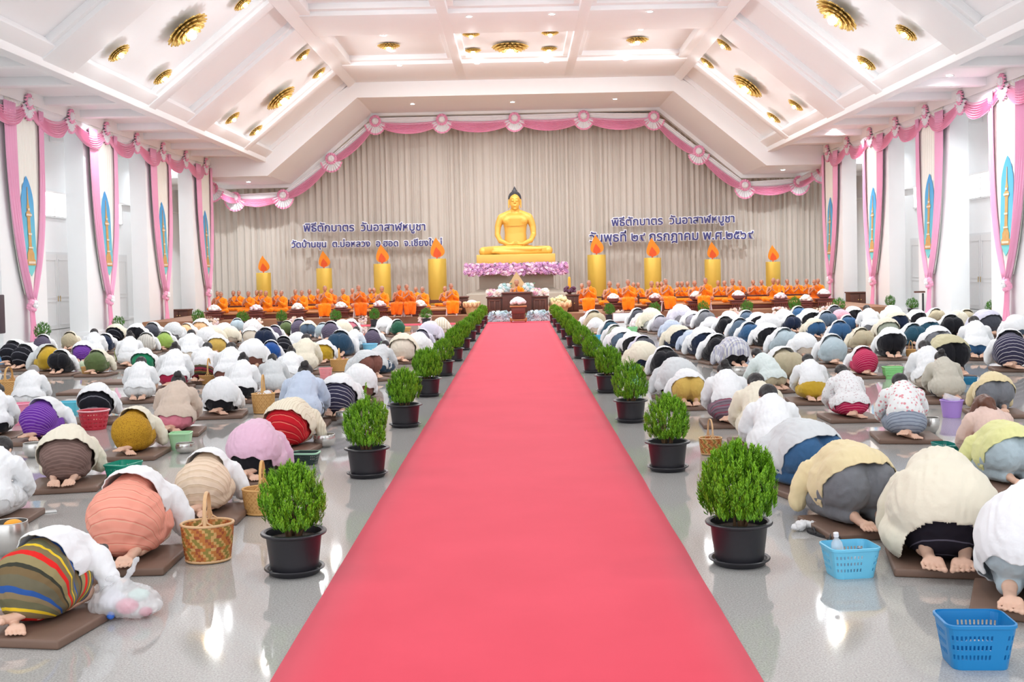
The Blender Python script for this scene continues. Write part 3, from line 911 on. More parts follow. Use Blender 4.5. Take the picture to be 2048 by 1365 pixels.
# ================================================================ BANNERS ON THE PILLARS
BLUE = None
m, n, l, b = nt('banner_sky_cloth')
tc = n.new('ShaderNodeTexCoord'); sp = n.new('ShaderNodeSeparateXYZ'); l.new(tc.outputs['Object'], sp.inputs[0])
mr = n.new('ShaderNodeMapRange'); mr.inputs['From Min'].default_value = 1.9; mr.inputs['From Max'].default_value = 4.2
l.new(sp.outputs['Z'], mr.inputs['Value'])
cr = n.new('ShaderNodeValToRGB'); e = cr.color_ramp.elements
e[0].position = 0.0; e[0].color = lin((118, 205, 205)); e[1].position = 1.0; e[1].color = lin((74, 160, 222))
l.new(mr.outputs['Result'], cr.inputs['Fac']); l.new(cr.outputs['Color'], b.inputs['Base Color']); b.inputs['Roughness'].default_value = 0.6
BLUE = m
CREAMC = mat('banner_cream_cloth', (243, 241, 232), 0.6, var=0.03, scale=1)
CHEDI = mat('banner_tower_gold', (206, 160, 98), 0.6, var=0.2, scale=8)
CHEDI2 = mat('banner_tower_pale', (232, 214, 190), 0.6, var=0.1, scale=8)
PALEPINK = mat('pale_pink_satin', (240, 170, 203), 0.45, var=0.05, scale=2, sheen=0.3)
def curve(a, b2, p=2.2): return lambda v: a + (b2 - a) * (v ** p)
def cloth_strip(l0, r0, l1, r1, zt, zb, pw, pleats, amp, off, nu=None, nv=26, seed=0):
    nu = nu or pleats * 6
    P = []
    for i in range(nv + 1):
        v = i / nv; z = zt + (zb - zt) * v
        a = l0 + (l1 - l0) * v ** pw; c = r0 + (r1 - r0) * v ** pw
        row = []
        for j in range(nu + 1):
            u = j / nu
            w = off + amp * math.sin(u * pleats * 2 * math.pi + 0.5 * math.sin(v * 4 + seed)) + 0.10 * v ** 2 * math.sin(u * math.pi)
            row.append((a + (c - a) * u, w, z))
        P.append(row)
    return P
def banner(s, yc, label, tail=True):
    """u runs away from the camera along the wall, w into the room"""
    t = thing('pillar_banner', label, 'banner', (s * XP, yc, 0), 0, 'cream and pink banners on the pillars')
    fn = lambda q: Vector((-s * q[1], q[0], q[2]))
    def put(name, P, m_, th=0.006): 
        return solid(MB().grid([[fn(q) for q in r_] for r_ in P]).build(name, m_, t), th)
    put('cream_panel', cloth_strip(-0.95, 1.02, -0.16, 0.20, 6.2, 1.3, 3.2, 12, 0.015, 0.05), CREAMC)['label'] = 'plain cream cloth panel'
    put('pink_curtain', cloth_strip(-1.18, -0.50, -0.14, 0.02, 6.1, 1.18, 2.4, 5, 0.028, 0.12, seed=1), PALEPINK)['label'] = 'wide pink side curtain nearer the camera'
    put('pink_curtain', cloth_strip(0.82, 1.14, 0.02, 0.14, 6.1, 1.18, 3.6, 3, 0.028, 0.12, seed=2), PALEPINK)['label'] = 'narrow pink side curtain nearer the stage'
    # pointed sky-blue panel with a tower picture
    zc, hh, ww = 3.05, 1.28, 0.36
    out = []
    for i in range(24):
        v = i / 23; z = -hh + 2 * hh * v
        q = v if v > 0.5 else v
        if v > 0.72: w = ww * math.cos((v - 0.72) / 0.28 * math.pi / 2) ** 0.8
        elif v < 0.22: w = ww * math.sin(v / 0.22 * math.pi / 2) ** 0.8
        else: w = ww
        out.append((max(w, 0.004), z))
    surf = lambda z, q: 0.075 + 0.10 * ((6.2 - z) / 4.9) ** 2 + q
    def panel(name, prof, q, m_, par, n_=30):
        """flat picture cloth that follows the hang of the cream panel"""
        zs_ = sorted(set([p_[1] for p_ in prof] + list(np.linspace(prof[0][1], prof[-1][1], n_))))
        G = [[fn((0.05 + float(np.interp(z, [p_[1] for p_ in prof], [p_[0] for p_ in prof])) * k / 4, surf(zc + z, q), zc + z)) for k in range(-4, 5)] for z in zs_]
        return solid(MB().grid(G).build(name, m_, par, smooth=False), .006)
    pn = panel('sky_panel', out, 0, BLUE, t)
    pn['label'] = 'pointed sky-blue cloth panel'
    pw = [(0.26, -1.0), (0.26, -0.86), (0.20, -0.84), (0.20, -0.70), (0.13, -0.62), (0.085, -0.5), (0.085, 0.22), (0.14, 0.25), (0.14, 0.34), (0.07, 0.38), (0.085, 0.48), (0.05, 0.56), (0.03, 0.72), (0.012, 1.0)]
    tw = panel('tower_picture', pw, .012, CHEDI, pn)
    tw['label'] = 'picture of a golden spired tower'
    mb = MB()
    for z, h_, w in ((-0.2, 0.05, 0.1), (0.29, 0.05, 0.16), (-0.55, 0.04, 0.13), (0.43, 0.06, 0.06), (-0.93, 0.06, 0.2)):
        mb.box(fn((0.05, surf(zc + z, .024), zc + z)), (0.008, 2 * w, h_))
    mb.build('tower_bands', CHEDI2, pn, smooth=False)
    # tie: ruffled knot, then the tail
    mb = MB()
    for k in range(16):
        a = k * 0.39 + 0.2; rr = 0.13
        mb.ell(fn((rr * math.cos(a), 0.16 + 0.03 * math.sin(3 * a), 1.05 + rr * math.sin(a))), (0.075, 0.075, 0.07), None, 8, 6)
    kn = mb.build('tie_knot', PINK, t); kn['label'] = 'ruffled pink tie'
    mb = MB()
    for k in range(7):
        a = k * 0.9; mb.ell(fn((0.02 + 0.06 * math.cos(a), 0.23, 1.05 + 0.06 * math.sin(a))), (0.06, 0.06, 0.06), None, 8, 6)
    mb.build('tie_centre', WSATIN, kn)['label'] = 'white puffed centre'
    put('tail', cloth_strip(-0.12, 0.12, -0.17, 0.20, 0.98, 0.10, 1.0, 4, 0.03, 0.15), PINK)
for s, nm, cs_ in ((-1, 'left', 28.72), (1, 'right', 28.72)):
    for k in range(4):
        banner(s, 28.72 + 5.45 * k, 'cream banner with pink side curtains on the %s pillar, %s' % (nm, ['nearest the camera', 'second from the camera', 'third from the camera', 'beside the stage'][k]))
# ================================================================ PEOPLE: shared shapes
# local frame: the person faces +Y, z = 0 is the top of the floor cushion, toes near y = 0
def hand(mb, w, d, upn, s, L=0.085, curl=0.25, r=0.0085):
    """palm at w pointing along d with four unequal fingers and a thumb (s = which side the thumb leaves)"""
    w = Vector(w); d = Vector(d).normalized(); upn = Vector(upn); sd = d.cross(upn).normalized()
    for k in range(4):
        o = (k - 1.5) * 0.019
        ln = L * (0.82, 0.97, 1.0, 0.86)[k if s > 0 else 3 - k]
        a = w + d * 0.03 + sd * o * 0.8; b = w + d * 0.082 + sd * o
        mb.cap([a, b], [0.013, 0.011], 8)
        p1 = b + d * ln * 0.5; p2 = p1 + (d - upn * curl).normalized() * ln * 0.5
        mb.cap([b, p1, p2], [0.0095, 0.0088, 0.0075], 8)
    mb.ell(w + d * 0.045, (0.034, 0.034, 0.018), None, 10, 7)
    t0 = w + d * 0.02 + sd * s * -0.03; t1 = t0 + (d * 0.6 - sd * s * 0.8).normalized() * 0.032; t2 = t1 + (d * 0.9 - sd * s * 0.3).normalized() * 0.028
    mb.cap([t0, t1, t2], [0.014, 0.011, 0.009], 8)
    mb.cap([w - d * 0.03, w + d * 0.02], [0.025, 0.026], 10)

def head(mb, c, face, crown, r=1.0):
    """skull, jaw, nose, ears, brow; face = way the face looks, crown = top of the head"""
    c = Vector(c); f = Vector(face).normalized(); u = Vector(crown); u = (u - f * u.dot(f)).normalized(); x = f.cross(u)
    R = Matrix((x, f, u)).transposed()
    q = lambda a, b, d: c + R @ (Vector((a, b, d)) * r)
    mb.ell(q(0, -0.012, 0.025), (0.076 * r, 0.094 * r, 0.088 * r), R, 20, 14)
    mb.ell(q(0, 0.018, -0.035), (0.060 * r, 0.070 * r, 0.078 * r), R, 16, 12)
    mb.ell(q(0, 0.048, -0.088), (0.030 * r, 0.028 * r, 0.022 * r), R, 12, 8)
    mb.cap([q(0, 0.085, 0.012), q(0, 0.104, -0.026)], [0.009 * r, 0.014 * r], 8)
    mb.ell(q(0.012, 0.094, -0.03), 0.009 * r, None, 8, 6); mb.ell(q(-0.012, 0.094, -0.03), 0.009 * r, None, 8, 6)
    mb.ell(q(0, 0.083, -0.060), (0.026 * r, 0.010 * r, 0.008 * r), R, 12, 6)
    mb.ell(q(0, 0.080, -0.071), (0.021 * r, 0.010 * r, 0.008 * r), R, 12, 6)
    for s in (-1, 1):
        mb.ell(q(s * 0.076, -0.012, -0.012), (0.009 * r, 0.020 * r, 0.032 * r), R, 10, 8)
        mb.cap([q(s * 0.014, 0.083, 0.028), q(s * 0.045, 0.072, 0.026)], [0.008 * r, 0.007 * r], 8)
        mb.ell(q(s * 0.031, 0.071, 0.006), (0.016 * r, 0.010 * r, 0.009 * r), R, 10, 7)
    return R

def foot(mb, heel, ball, r=1.0, roll=0.0):
    """sole turned up: heel, arch, ball and five toes"""
    h = Vector(heel); b = Vector(ball); d = (b - h).normalized(); sd = d.cross(Vector((0, 0, 1))).normalized()
    if h.x < 0: sd = -sd
    mb.ell(h, (0.036 * r, 0.041 * r, 0.036 * r), None, 12, 8)
    mb.cap([h, h.lerp(b, .5) + Vector((0, 0, -.006)), b - d * .012], [0.033 * r, 0.028 * r, 0.029 * r], 12)
    mb.cap([b + sd * 0.030, b - sd * 0.024], [0.027 * r, 0.022 * r], 10)
    for k in range(5):
        o = (k - 2) * 0.0225
        p = b - sd * o + d * 0.012; ln = (0.060, 0.056, 0.051, 0.045, 0.038)[k] * r
        e_ = p + d * ln - Vector((0, 0, 0.004))
        mb.cap([p, p.lerp(e_, .65), e_], [0.0095 if k else 0.013, 0.0082 if k else 0.012, 0.0095 if k else 0.0135], 8)

def legs(mb, cross):
    for s in (-1, 1):
        mb.cap([(s * 0.085, 0.25, 0.25), (s * 0.115, 0.42, 0.16), (s * 0.125, 0.56, 0.095)], [0.085, 0.072, 0.056])
        ank = (s * 0.075, 0.17, 0.068) if cross else (s * 0.095, 0.17, 0.062)
        mb.cap([(s * 0.125, 0.55, 0.080), (s * 0.112, 0.38, 0.072), ank], [0.054, 0.052, 0.038])
        if cross: foot(mb, (s * 0.05, 0.12, 0.075 + 0.02 * s), (-s * 0.045, 0.0, 0.052 + 0.02 * s))
        else: foot(mb, (s * 0.088, 0.12, 0.075), (s * 0.07, -0.01, 0.045))

def bow_body(cross):
    mb = MB()
    mb.cap([(0, .25, .29), (0, .38, .35), (0, .56, .315), (0, .68, .265)], [.12, .11, .115, .10], 16)
    mb.ell((0, .23, .26), (.150, .135, .13)); mb.ell((0, .60, .29), (.155, .14, .09))
    mb.cap([(0, .69, .26), (0, .79, .195)], [.06, .052])
    head(mb, (0, .87, .135), (0, -0.25, -1), (0, 1, -0.1))
    for s in (-1, 1):
        mb.cap([(s * .165, .66, .27), (s * .235, .65, .15), (s * .245, .65, .06)], [.056, .045, .040])
        mb.cap([(s * .245, .65, .055), (s * .19, .78, .045), (s * .12, .89, .035)], [.040, .034, .025])
        hand(mb, (s * .115, .90, .03), (-s * .25, 1, 0), (0, 0, 1), s, curl=0.12)
    legs(mb, cross)
    return fuse(mb, 'body', 0.0052, 2)
def lean_body(cross):
    mb = MB()
    mb.cap([(0, .20, .18), (0, .28, .28), (0, .40, .375), (0, .47, .41)], [.115, .105, .115, .10], 16)
    mb.ell((0, .20, .16), (.145, .13, .11)); mb.ell((0, .42, .385), (.150, .09, .115))
    mb.cap([(0, .47, .43), (0, .535, .485)], [.06, .052])
    head(mb, (0, .615, .515), (0, 0.55, -.85), (0, .85, 0.55))
    for s in (-1, 1):
        mb.cap([(s * .17, .47, .40), (s * .225, .53, .25), (s * .215, .62, .16)], [.056, .046, .040])
        mb.cap([(s * .215, .62, .16), (s * .16, .70, .10), (s * .10, .78, .045)], [.040, .034, .025])
        hand(mb, (s * .10, .79, .04), (-s * .3, 1, -.15), (0, 0, 1), s, curl=0.15)
    for s in (-1, 1):
        mb.cap([(s * .09, .20, .16), (s * .115, .38, .13), (s * .13, .54, .095)], [.085, .072, .056])
        ank = (s * .075, .14, .065) if cross else (s * .095, .14, .06)
        mb.cap([(s * .13, .53, .072), (s * .112, .36, .068), ank], [.052, .050, .038])
        if cross: foot(mb, (s * 0.05, 0.09, 0.072 + 0.02 * s), (-s * 0.045, -0.03, 0.05 + 0.02 * s))
        else: foot(mb, (s * 0.088, 0.09, 0.072), (s * 0.07, -0.04, 0.043))
    return fuse(mb, 'body', 0.0052, 2)

def trim_floor(z=0.004): return [((0, 0, z), (0, 0, 1))]
def bow_skirt(seed):
    mb = MB()
    mb.ell((0, .245, .245), (.228, .225, .205), None, 24, 16)
    mb.ell((0, .30, .13), (.215, .25, .13), None, 20, 12)
    mb.ell((0, .46, .16), (.222, .19, .15), None, 20, 12)
    mb.cap([(0, .30, .318), (0, .42, .35), (0, .47, .345)], [.15, .137, .132], 18)
    return fuse(mb, 'skirt', .013, 9, trim_floor(.02), 0.006, wrinkle(.011, 6, seed, (1, .6, 1.6)))
def lean_skirt(seed):
    mb = MB()
    mb.ell((0, .19, .155), (.218, .20, .155), None, 24, 16)
    mb.ell((0, .42, .12), (.232, .22, .125), None, 20, 12)
    mb.ell((0, .28, .11), (.222, .24, .11), None, 20, 12)
    mb.cap([(0, .19, .20), (0, .27, .29)], [.15, .14], 18)
    return fuse(mb, 'skirt', .013, 9, trim_floor(.015), 0.006, wrinkle(.011, 6, seed, (1, .6, 1.6)))
def trousers(kind, seed):
    mb = MB()
    if kind == 'bow':
        for s in (-1, 1):
            mb.ell((s * .085, .20, .27), (.142, .17, .175), None, 18, 12)
            mb.cap([(s * .10, .24, .25), (s * .13, .43, .17), (s * .14, .57, .10)], [.145, .112, .082], 16)
            mb.cap([(s * .14, .57, .085), (s * .12, .36, .085), (s * .095, .165, .075)], [.076, .078, .056], 14)
        mb.cap([(0, .30, .315), (0, .42, .348), (0, .47, .345)], [.145, .137, .132], 18)
        mb.ell((0, .30, .2), (.13, .17, .15))
    else:
        for s in (-1, 1):
            mb.ell((s * .085, .17, .17), (.142, .16, .15), None, 18, 12)
            mb.cap([(s * .10, .2, .18), (s * .13, .40, .15), (s * .145, .56, .105)], [.125, .105, .082], 16)
            mb.cap([(s * .145, .56, .085), (s * .12, .34, .08), (s * .095, .14, .07)], [.074, .074, .055], 14)
        mb.cap([(0, .19, .22), (0, .27, .29)], [.15, .135], 18)
    return fuse(mb, 'trousers', .012, 5, trim_floor(.003), 0.005, wrinkle(.009, 9, seed, (1, 1.4, 1)))
def sleeves(mb, kind, short=False):
    for s in (-1, 1):
        if kind == 'bow':
            p = [(s * .155, .65, .275), (s * .235, .645, .16), (s * .25, .645, .072)]
            mb.cap(p, [.085, .068, .060], 14)
            if not short: mb.cap([(s * .25, .645, .068), (s * .19, .775, .056), (s * .14, .86, .045)], [.058, .052, .042], 14)
        else:
            p = [(s * .16, .46, .41), (s * .225, .52, .26), (s * .222, .61, .17)]
            if short: p = p[:2]
            mb.cap(p, [.085, .070, .060][:len(p)], 14)
            if not short: mb.cap([(s * .222, .61, .17), (s * .165, .69, .11), (s * .125, .75, .065)], [.058, .050, .042], 14)
HEMS = {'short': ((0, .275, .50), (0, .40, .20)), 'mid': ((0, .075, .42), (0, .33, .32)), 'long': ((0, .00, .215), (0, .16, .34))}
def bow_shirt(hem, seed, short=False):
    mb = MB()
    if hem != 'short':
        mb.ell((0, .25, .262), (.258, .26, .25), None, 24, 16)
        mb.ell((0, .42, .22), (.26, .25, .215), None, 20, 14)
    if hem == 'long': mb.ell((0, .40, .14), (.285, .30, .17), None, 22, 14)
    mb.cap([(0, .32, .345), (0, .48, .345), (0, .62, .30), (0, .70, .26)], [.178, .17, .15, .108], 18)
    mb.ell((0, .46, .29), (.205, .24, .165), None, 20, 14)
    mb.ell((0, .61, .29), (.195, .16, .13), None, 18, 12)
    mb.ell((0, .75, .215), (.07, .06, .06))
    sleeves(mb, 'bow', short)
    p, nn = HEMS[hem]
    return fuse(mb, 'shirt', .012, 7, [(p, nn), ((0, 0, .012), (0, 0, 1))], 0.007, wrinkle(.010, 8, seed, (1.3, .8, 1)), wavy=.035)
def lean_shirt(hem, seed, short=False):
    mb = MB()
    if hem != 'short':
        mb.ell((0, .19, .175), (.240, .222, .18), None, 24, 16)
    mb.ell((0, .24, .245), (.20, .165, .17), None, 20, 14)
    if hem != 'short': mb.ell((0, .38, .15), (.240, .225, .15), None, 20, 12)
    mb.cap([(0, .24, .27), (0, .36, .37), (0, .46, .425), (0, .49, .435)], [.178, .168, .152, .112], 18)
    mb.ell((0, .42, .395), (.20, .125, .15), None, 18, 12)
    mb.ell((0, .52, .465), (.068, .06, .06))
    sleeves(mb, 'lean', short)
    p, nn = {'short': ((0, .04, .265), (0, .26, .52)), 'mid': ((0, .0, .20), (0, .26, .6)), 'long': ((0, -.03, .045), (0, .08, .6))}[hem]
    return fuse(mb, 'shirt', .012, 7, [(p, nn), ((0, 0, .012), (0, 0, 1))], 0.007, wrinkle(.010, 8, seed, (1.3, .8, 1)), wavy=.035)

def hair_mesh(kind, style):
    mb = MB()
    if kind == 'bow': c, f, u = Vector((0, .87, .135)), Vector((0, -.25, -1)), Vector((0, 1, -.1))
    else: c, f, u = Vector((0, .615, .515)), Vector((0, .55, -.85)), Vector((0, .85, .55))
    f.normalize(); u = (u - f * u.dot(f)).normalized(); x = f.cross(u); R = Matrix((x, f, u)).transposed()
    q = lambda a, b, d: c + R @ Vector((a, b, d))
    mb.ell(q(0, -0.026, 0.030), (0.088, 0.094, 0.094), R, 22, 16)
    mb.ell(q(0, -0.05, -0.03), (0.072, 0.060, 0.062), R, 16, 12)
    if style == 'bun':
        mb.ell(q(0, -0.125, 0.035), (0.050, 0.042, 0.048), R, 14, 10); mb.ell(q(0.012, -0.14, 0.05), (0.03, 0.03, 0.03), R, 10, 8)
    if style == 'tail':
        mb.cap([q(0, -0.11, 0.03), q(0.01, -0.15, -0.03), q(0.03, -0.15, -0.13), q(0.05, -0.125, -0.27)], [.034, .036, .036, .014], 12)
    if style == 'long':
        for s in (-1, 1): mb.cap([q(s * .07, -.02, .0), q(s * .1, .03, -.06), q(s * .12, .10, -.05), q(s * .10, .20, -.02)], [.045, .05, .045, .02], 12)
        mb.cap([q(0, -.1, 0), q(0, -.14, -.1), q(.03, -.14, -.22)], [.07, .075, .03], 12)
    cutp = [(q(0, 0.03, 0.0), R @ Vector((0, -1, 0.62)))] if style in ('short', 'bun', 'tail') else []
    return fuse(mb, 'hair', .009, 4, cutp, 0.004, wrinkle(.004, 40, 3))

def bow_drape(seed):
    mb = MB()
    mb.ell((0, .245, .252), (.262, .26, .24), None, 24, 16)
    mb.ell((0, .42, .22), (.27, .26, .215), None, 20, 14)
    mb.ell((0, .34, .10), (.30, .36, .16), None, 22, 14)
    mb.cap([(0, .34, .345), (0, .48, .345), (0, .62, .30), (0, .70, .26)], [.178, .17, .15, .108], 18)
    mb.ell((0, .46, .29), (.205, .24, .165), None, 20, 14); mb.ell((0, .61, .29), (.195, .16, .13), None, 18, 12); mb.ell((0, .75, .215), (.07, .06, .06))
    sleeves(mb, 'bow')
    return fuse(mb, 'shirt', .012, 7, [((0, 0, .012), (0, 0, 1))], 0.007, wrinkle(.010, 8, seed, (1.3, .8, 1)), wavy=.02,
                hole=lambda c: c.y < .30 and (abs(c.x) / .205) ** 2.4 + (c.z / .225) ** 2.4 < 1 + .12 * noise.noise(c * 9))
PB = {('bow', 0): bow_body(False), ('bow', 1): bow_body(True), ('lean', 0): lean_body(False), ('lean', 1): lean_body(True)}
for me in PB.values(): me.materials.append(SKIN)
PL = {}
for k in range(3): PL[('bow', 's', k)] = bow_skirt(k * 7.1)
for k in range(2): PL[('lean', 's', k)] = lean_skirt(k * 7.1); PL[('bow', 't', k)] = trousers('bow', k * 5.3); PL[('lean', 't', k)] = trousers('lean', k * 5.3)
PS = {}
for h in ('short', 'mid', 'long'):
    for k in range(2):
        PS[('bow', h, k)] = bow_shirt(h, k * 9.7 + len(h)); PS[('lean', h, k)] = lean_shirt(h, k * 9.7 + len(h))
    PS[('bow', 'drape', 0)] = PS.get(('bow', 'drape', 0)) or bow_drape(3.0); PS[('bow', 'drape', 1)] = PS[('bow', 'drape', 0)]
    PS[('lean', h, 't')] = lean_shirt(h, 2.0, True); PS[('bow', h, 't')] = bow_shirt(h, 2.0, True)
PH = {(p, st): hair_mesh(p, st) for p in ('bow', 'lean') for st in ('short', 'bun', 'tail', 'long')}

# cloth colours -------------------------------------------------------------
def cl(name, rgb): return mat(name + '_cloth', rgb, 0.85, spec=0.2, var=0.05, scale=6, bump=0.25, bscale=22, sheen=0.15)
TOPS = dict(W=('white', (240, 241, 243)), C=('cream', (234, 226, 206)), G=('light grey', (212, 215, 217)), B=('beige', (212, 192, 176)),
            P=('lilac pink', (228, 186, 208)), L=('light blue', (196, 208, 228)), Y=('pale yellow', (228, 226, 160)), V=('lavender', (218, 216, 232)),
            K=('khaki', (204, 196, 160)), Q=('pink', (238, 176, 190)), O=('blush pink', (226, 196, 184)), E=('greige', (202, 196, 182)), M=('pale mint', (222, 232, 230)),
            U=('butter yellow', (232, 214, 170)))
BOTS = dict(k=('black', (26, 26, 32)), n=('navy', (30, 42, 68)), d=('denim blue', (58, 98, 140)), t=('dark teal', (44, 84, 104)), g=('grey', (122, 124, 130)),
            s=('slate blue', (92, 112, 134)), l=('pale blue grey', (178, 194, 202)), h=('khaki', (190, 178, 150)), w=('white', (228, 229, 230)),
            o=('olive green', (140, 150, 72)), f=('dark olive', (92, 108, 66)), e=('emerald green', (26, 128, 88)), r=('crimson', (180, 40, 76)),
            p=('peach', (240, 196, 150)), m=('mustard', (196, 160, 48)), y=('yellow ochre', (218, 182, 96)), b=('brown', (128, 84, 74)), a=('royal blue', (32, 80, 152)),
            i=('pink', (222, 132, 150)), j=('light green', (158, 188, 92)), c=('cream', (226, 214, 198)), q=('grey green', (160, 166, 150)), x=('charcoal', (74, 76, 86)), z=('forest green', (40, 92, 70)),
            v=('lilac grey', (170, 168, 180)), u=('dark denim', (44, 74, 100)))
def bands(base, line, frac=0.16): return [(0, base), (1 - frac, line)]
PAT = {
    'S': ('purple grey striped', lambda: stripes('purple_grey_weave', [(0, (88, 80, 104)), (.55, (70, 62, 84)), (.8, (188, 178, 190)), (.9, (88, 80, 104))], 34, (0, -.35, 1))),
    'N': ('navy and white striped', lambda: stripes('navy_white_weave', [(0, (62, 60, 84)), (.7, (206, 202, 208)), (.85, (62, 60, 84))], 28, (0, -.35, 1))),
    'Z': ('black with fine lines', lambda: stripes('black_line_weave', [(0, (30, 30, 38)), (.88, (116, 116, 124))], 9, (0, -.35, 1))),
    'R': ('crimson striped', lambda: stripes('crimson_weave', [(0, (190, 38, 84)), (.74, (214, 112, 136))], 36, (0, -.35, 1))),
    'D': ('red with pale stripes', lambda: stripes('red_weave', [(0, (200, 32, 44)), (.72, (226, 140, 120)), (.8, (200, 32, 44)), (.9, (160, 26, 40))], 17, (0, -.45, 1))),
    'H': ('salmon striped', lambda: stripes('salmon_weave', [(0, (240, 160, 140)), (.5, (236, 176, 152)), (.62, (222, 128, 112)), (.72, (240, 164, 144))], 21, (0, -.35, 1))),
    'T': ('tan striped', lambda: stripes('tan_weave', [(0, (232, 208, 184)), (.5, (222, 196, 168)), (.78, (206, 178, 150)), (.86, (236, 214, 192))], 22, (0, -.35, 1))),
    'W': ('brown striped', lambda: stripes('brown_weave', [(0, (122, 98, 92)), (.7, (142, 116, 108))], 44, (0, -.35, 1))),
    'U': ('violet striped', lambda: stripes('violet_weave', [(0, (104, 48, 156)), (.72, (156, 110, 190))], 38, (0, -.35, 1))),
    'X': ('multicoloured striped', lambda: stripes('rainbow_weave', [(0, (120, 100, 70)), (.1, (60, 60, 50)), (.16, (150, 136, 96)), (.3, (220, 40, 36)), (.4, (130, 112, 80)), (.52, (232, 196, 50)), (.58, (112, 110, 84)), (.7, (140, 122, 92)), (.78, (50, 90, 160)), (.85, (110, 104, 84))], 3.2, (0, -.3, 1), warp=.03)),
    'Y': ('golden patterned', lambda: checks('gold_pattern_weave', (136, 92, 30), (190, 144, 42), 74, kind='DOT')),
    'A': ('dark red patterned', lambda: stripes('folk_weave', [(0, (132, 40, 60)), (.3, (70, 56, 50)), (.55, (92, 100, 60)), (.75, (150, 60, 50)), (.88, (40, 36, 40))], 9, (0, -.35, 1))),
    'M': ('maroon and grey striped', lambda: stripes('maroon_weave', [(0, (132, 112, 126)), (.3, (150, 70, 90)), (.45, (126, 112, 122)), (.8, (100, 84, 96))], 15, (0, -.3, 1))),
    'J': ('grey striped', lambda: stripes('grey_weave', [(0, (152, 160, 174)), (.75, (112, 120, 138))], 30, (0, -.3, 1))),
    'G': ('greige pleated', lambda: stripes('greige_pleat', [(0, (206, 202, 194)), (.6, (176, 172, 164)), (.8, (222, 220, 214))], 18, (1, 0, 0))),
    'K': ('black and plum striped', lambda: stripes('black_plum_weave', [(0, (34, 30, 40)), (.6, (96, 92, 106)), (.7, (34, 30, 40))], 15, (0, -.2, 1))),
}
TPAT = {
    'F': ('white floral', lambda: checks('floral_print', (226, 150, 158), (240, 240, 240), 22, kind='DOT')),
    'R': ('cream ribbed', lambda: stripes('cream_rib', [(0, (238, 228, 206)), (.8, (220, 206, 180))], 36, (1, 0, 0))),
    'P': ('plaid', lambda: plaid('plaid_shirt')),
    'S': ('cream striped', lambda: stripes('cream_multi_stripe', [(0, (236, 230, 214)), (.6, (176, 160, 140)), (.7, (236, 230, 214)), (.85, (206, 180, 140))], 14, (1, 0, 0))),
    'D': ('pale dotted', lambda: checks('dotted_print', (216, 202, 204), (238, 237, 238), 30, kind='DOT')),
}
def topmat(c):
    if c[0] == '*': return TPAT[c[1]][1](), TPAT[c[1]][0]
    nme, rgb = TOPS[c]; return cl('top_' + nme.replace(' ', '_'), rgb), nme
def botmat(c):
    if c[0] == '*': return PAT[c[1]][1](), PAT[c[1]][0]
    nme, rgb = BOTS[c]; return cl('bottom_' + nme.replace(' ', '_'), rgb), nme
GREYHAIR = mat('grey_hair', (150, 146, 144), 0.5, var=0.15, scale=60)
BROWNHAIR = mat('brown_hair', (96, 56, 38), 0.42, var=0.25, scale=40)
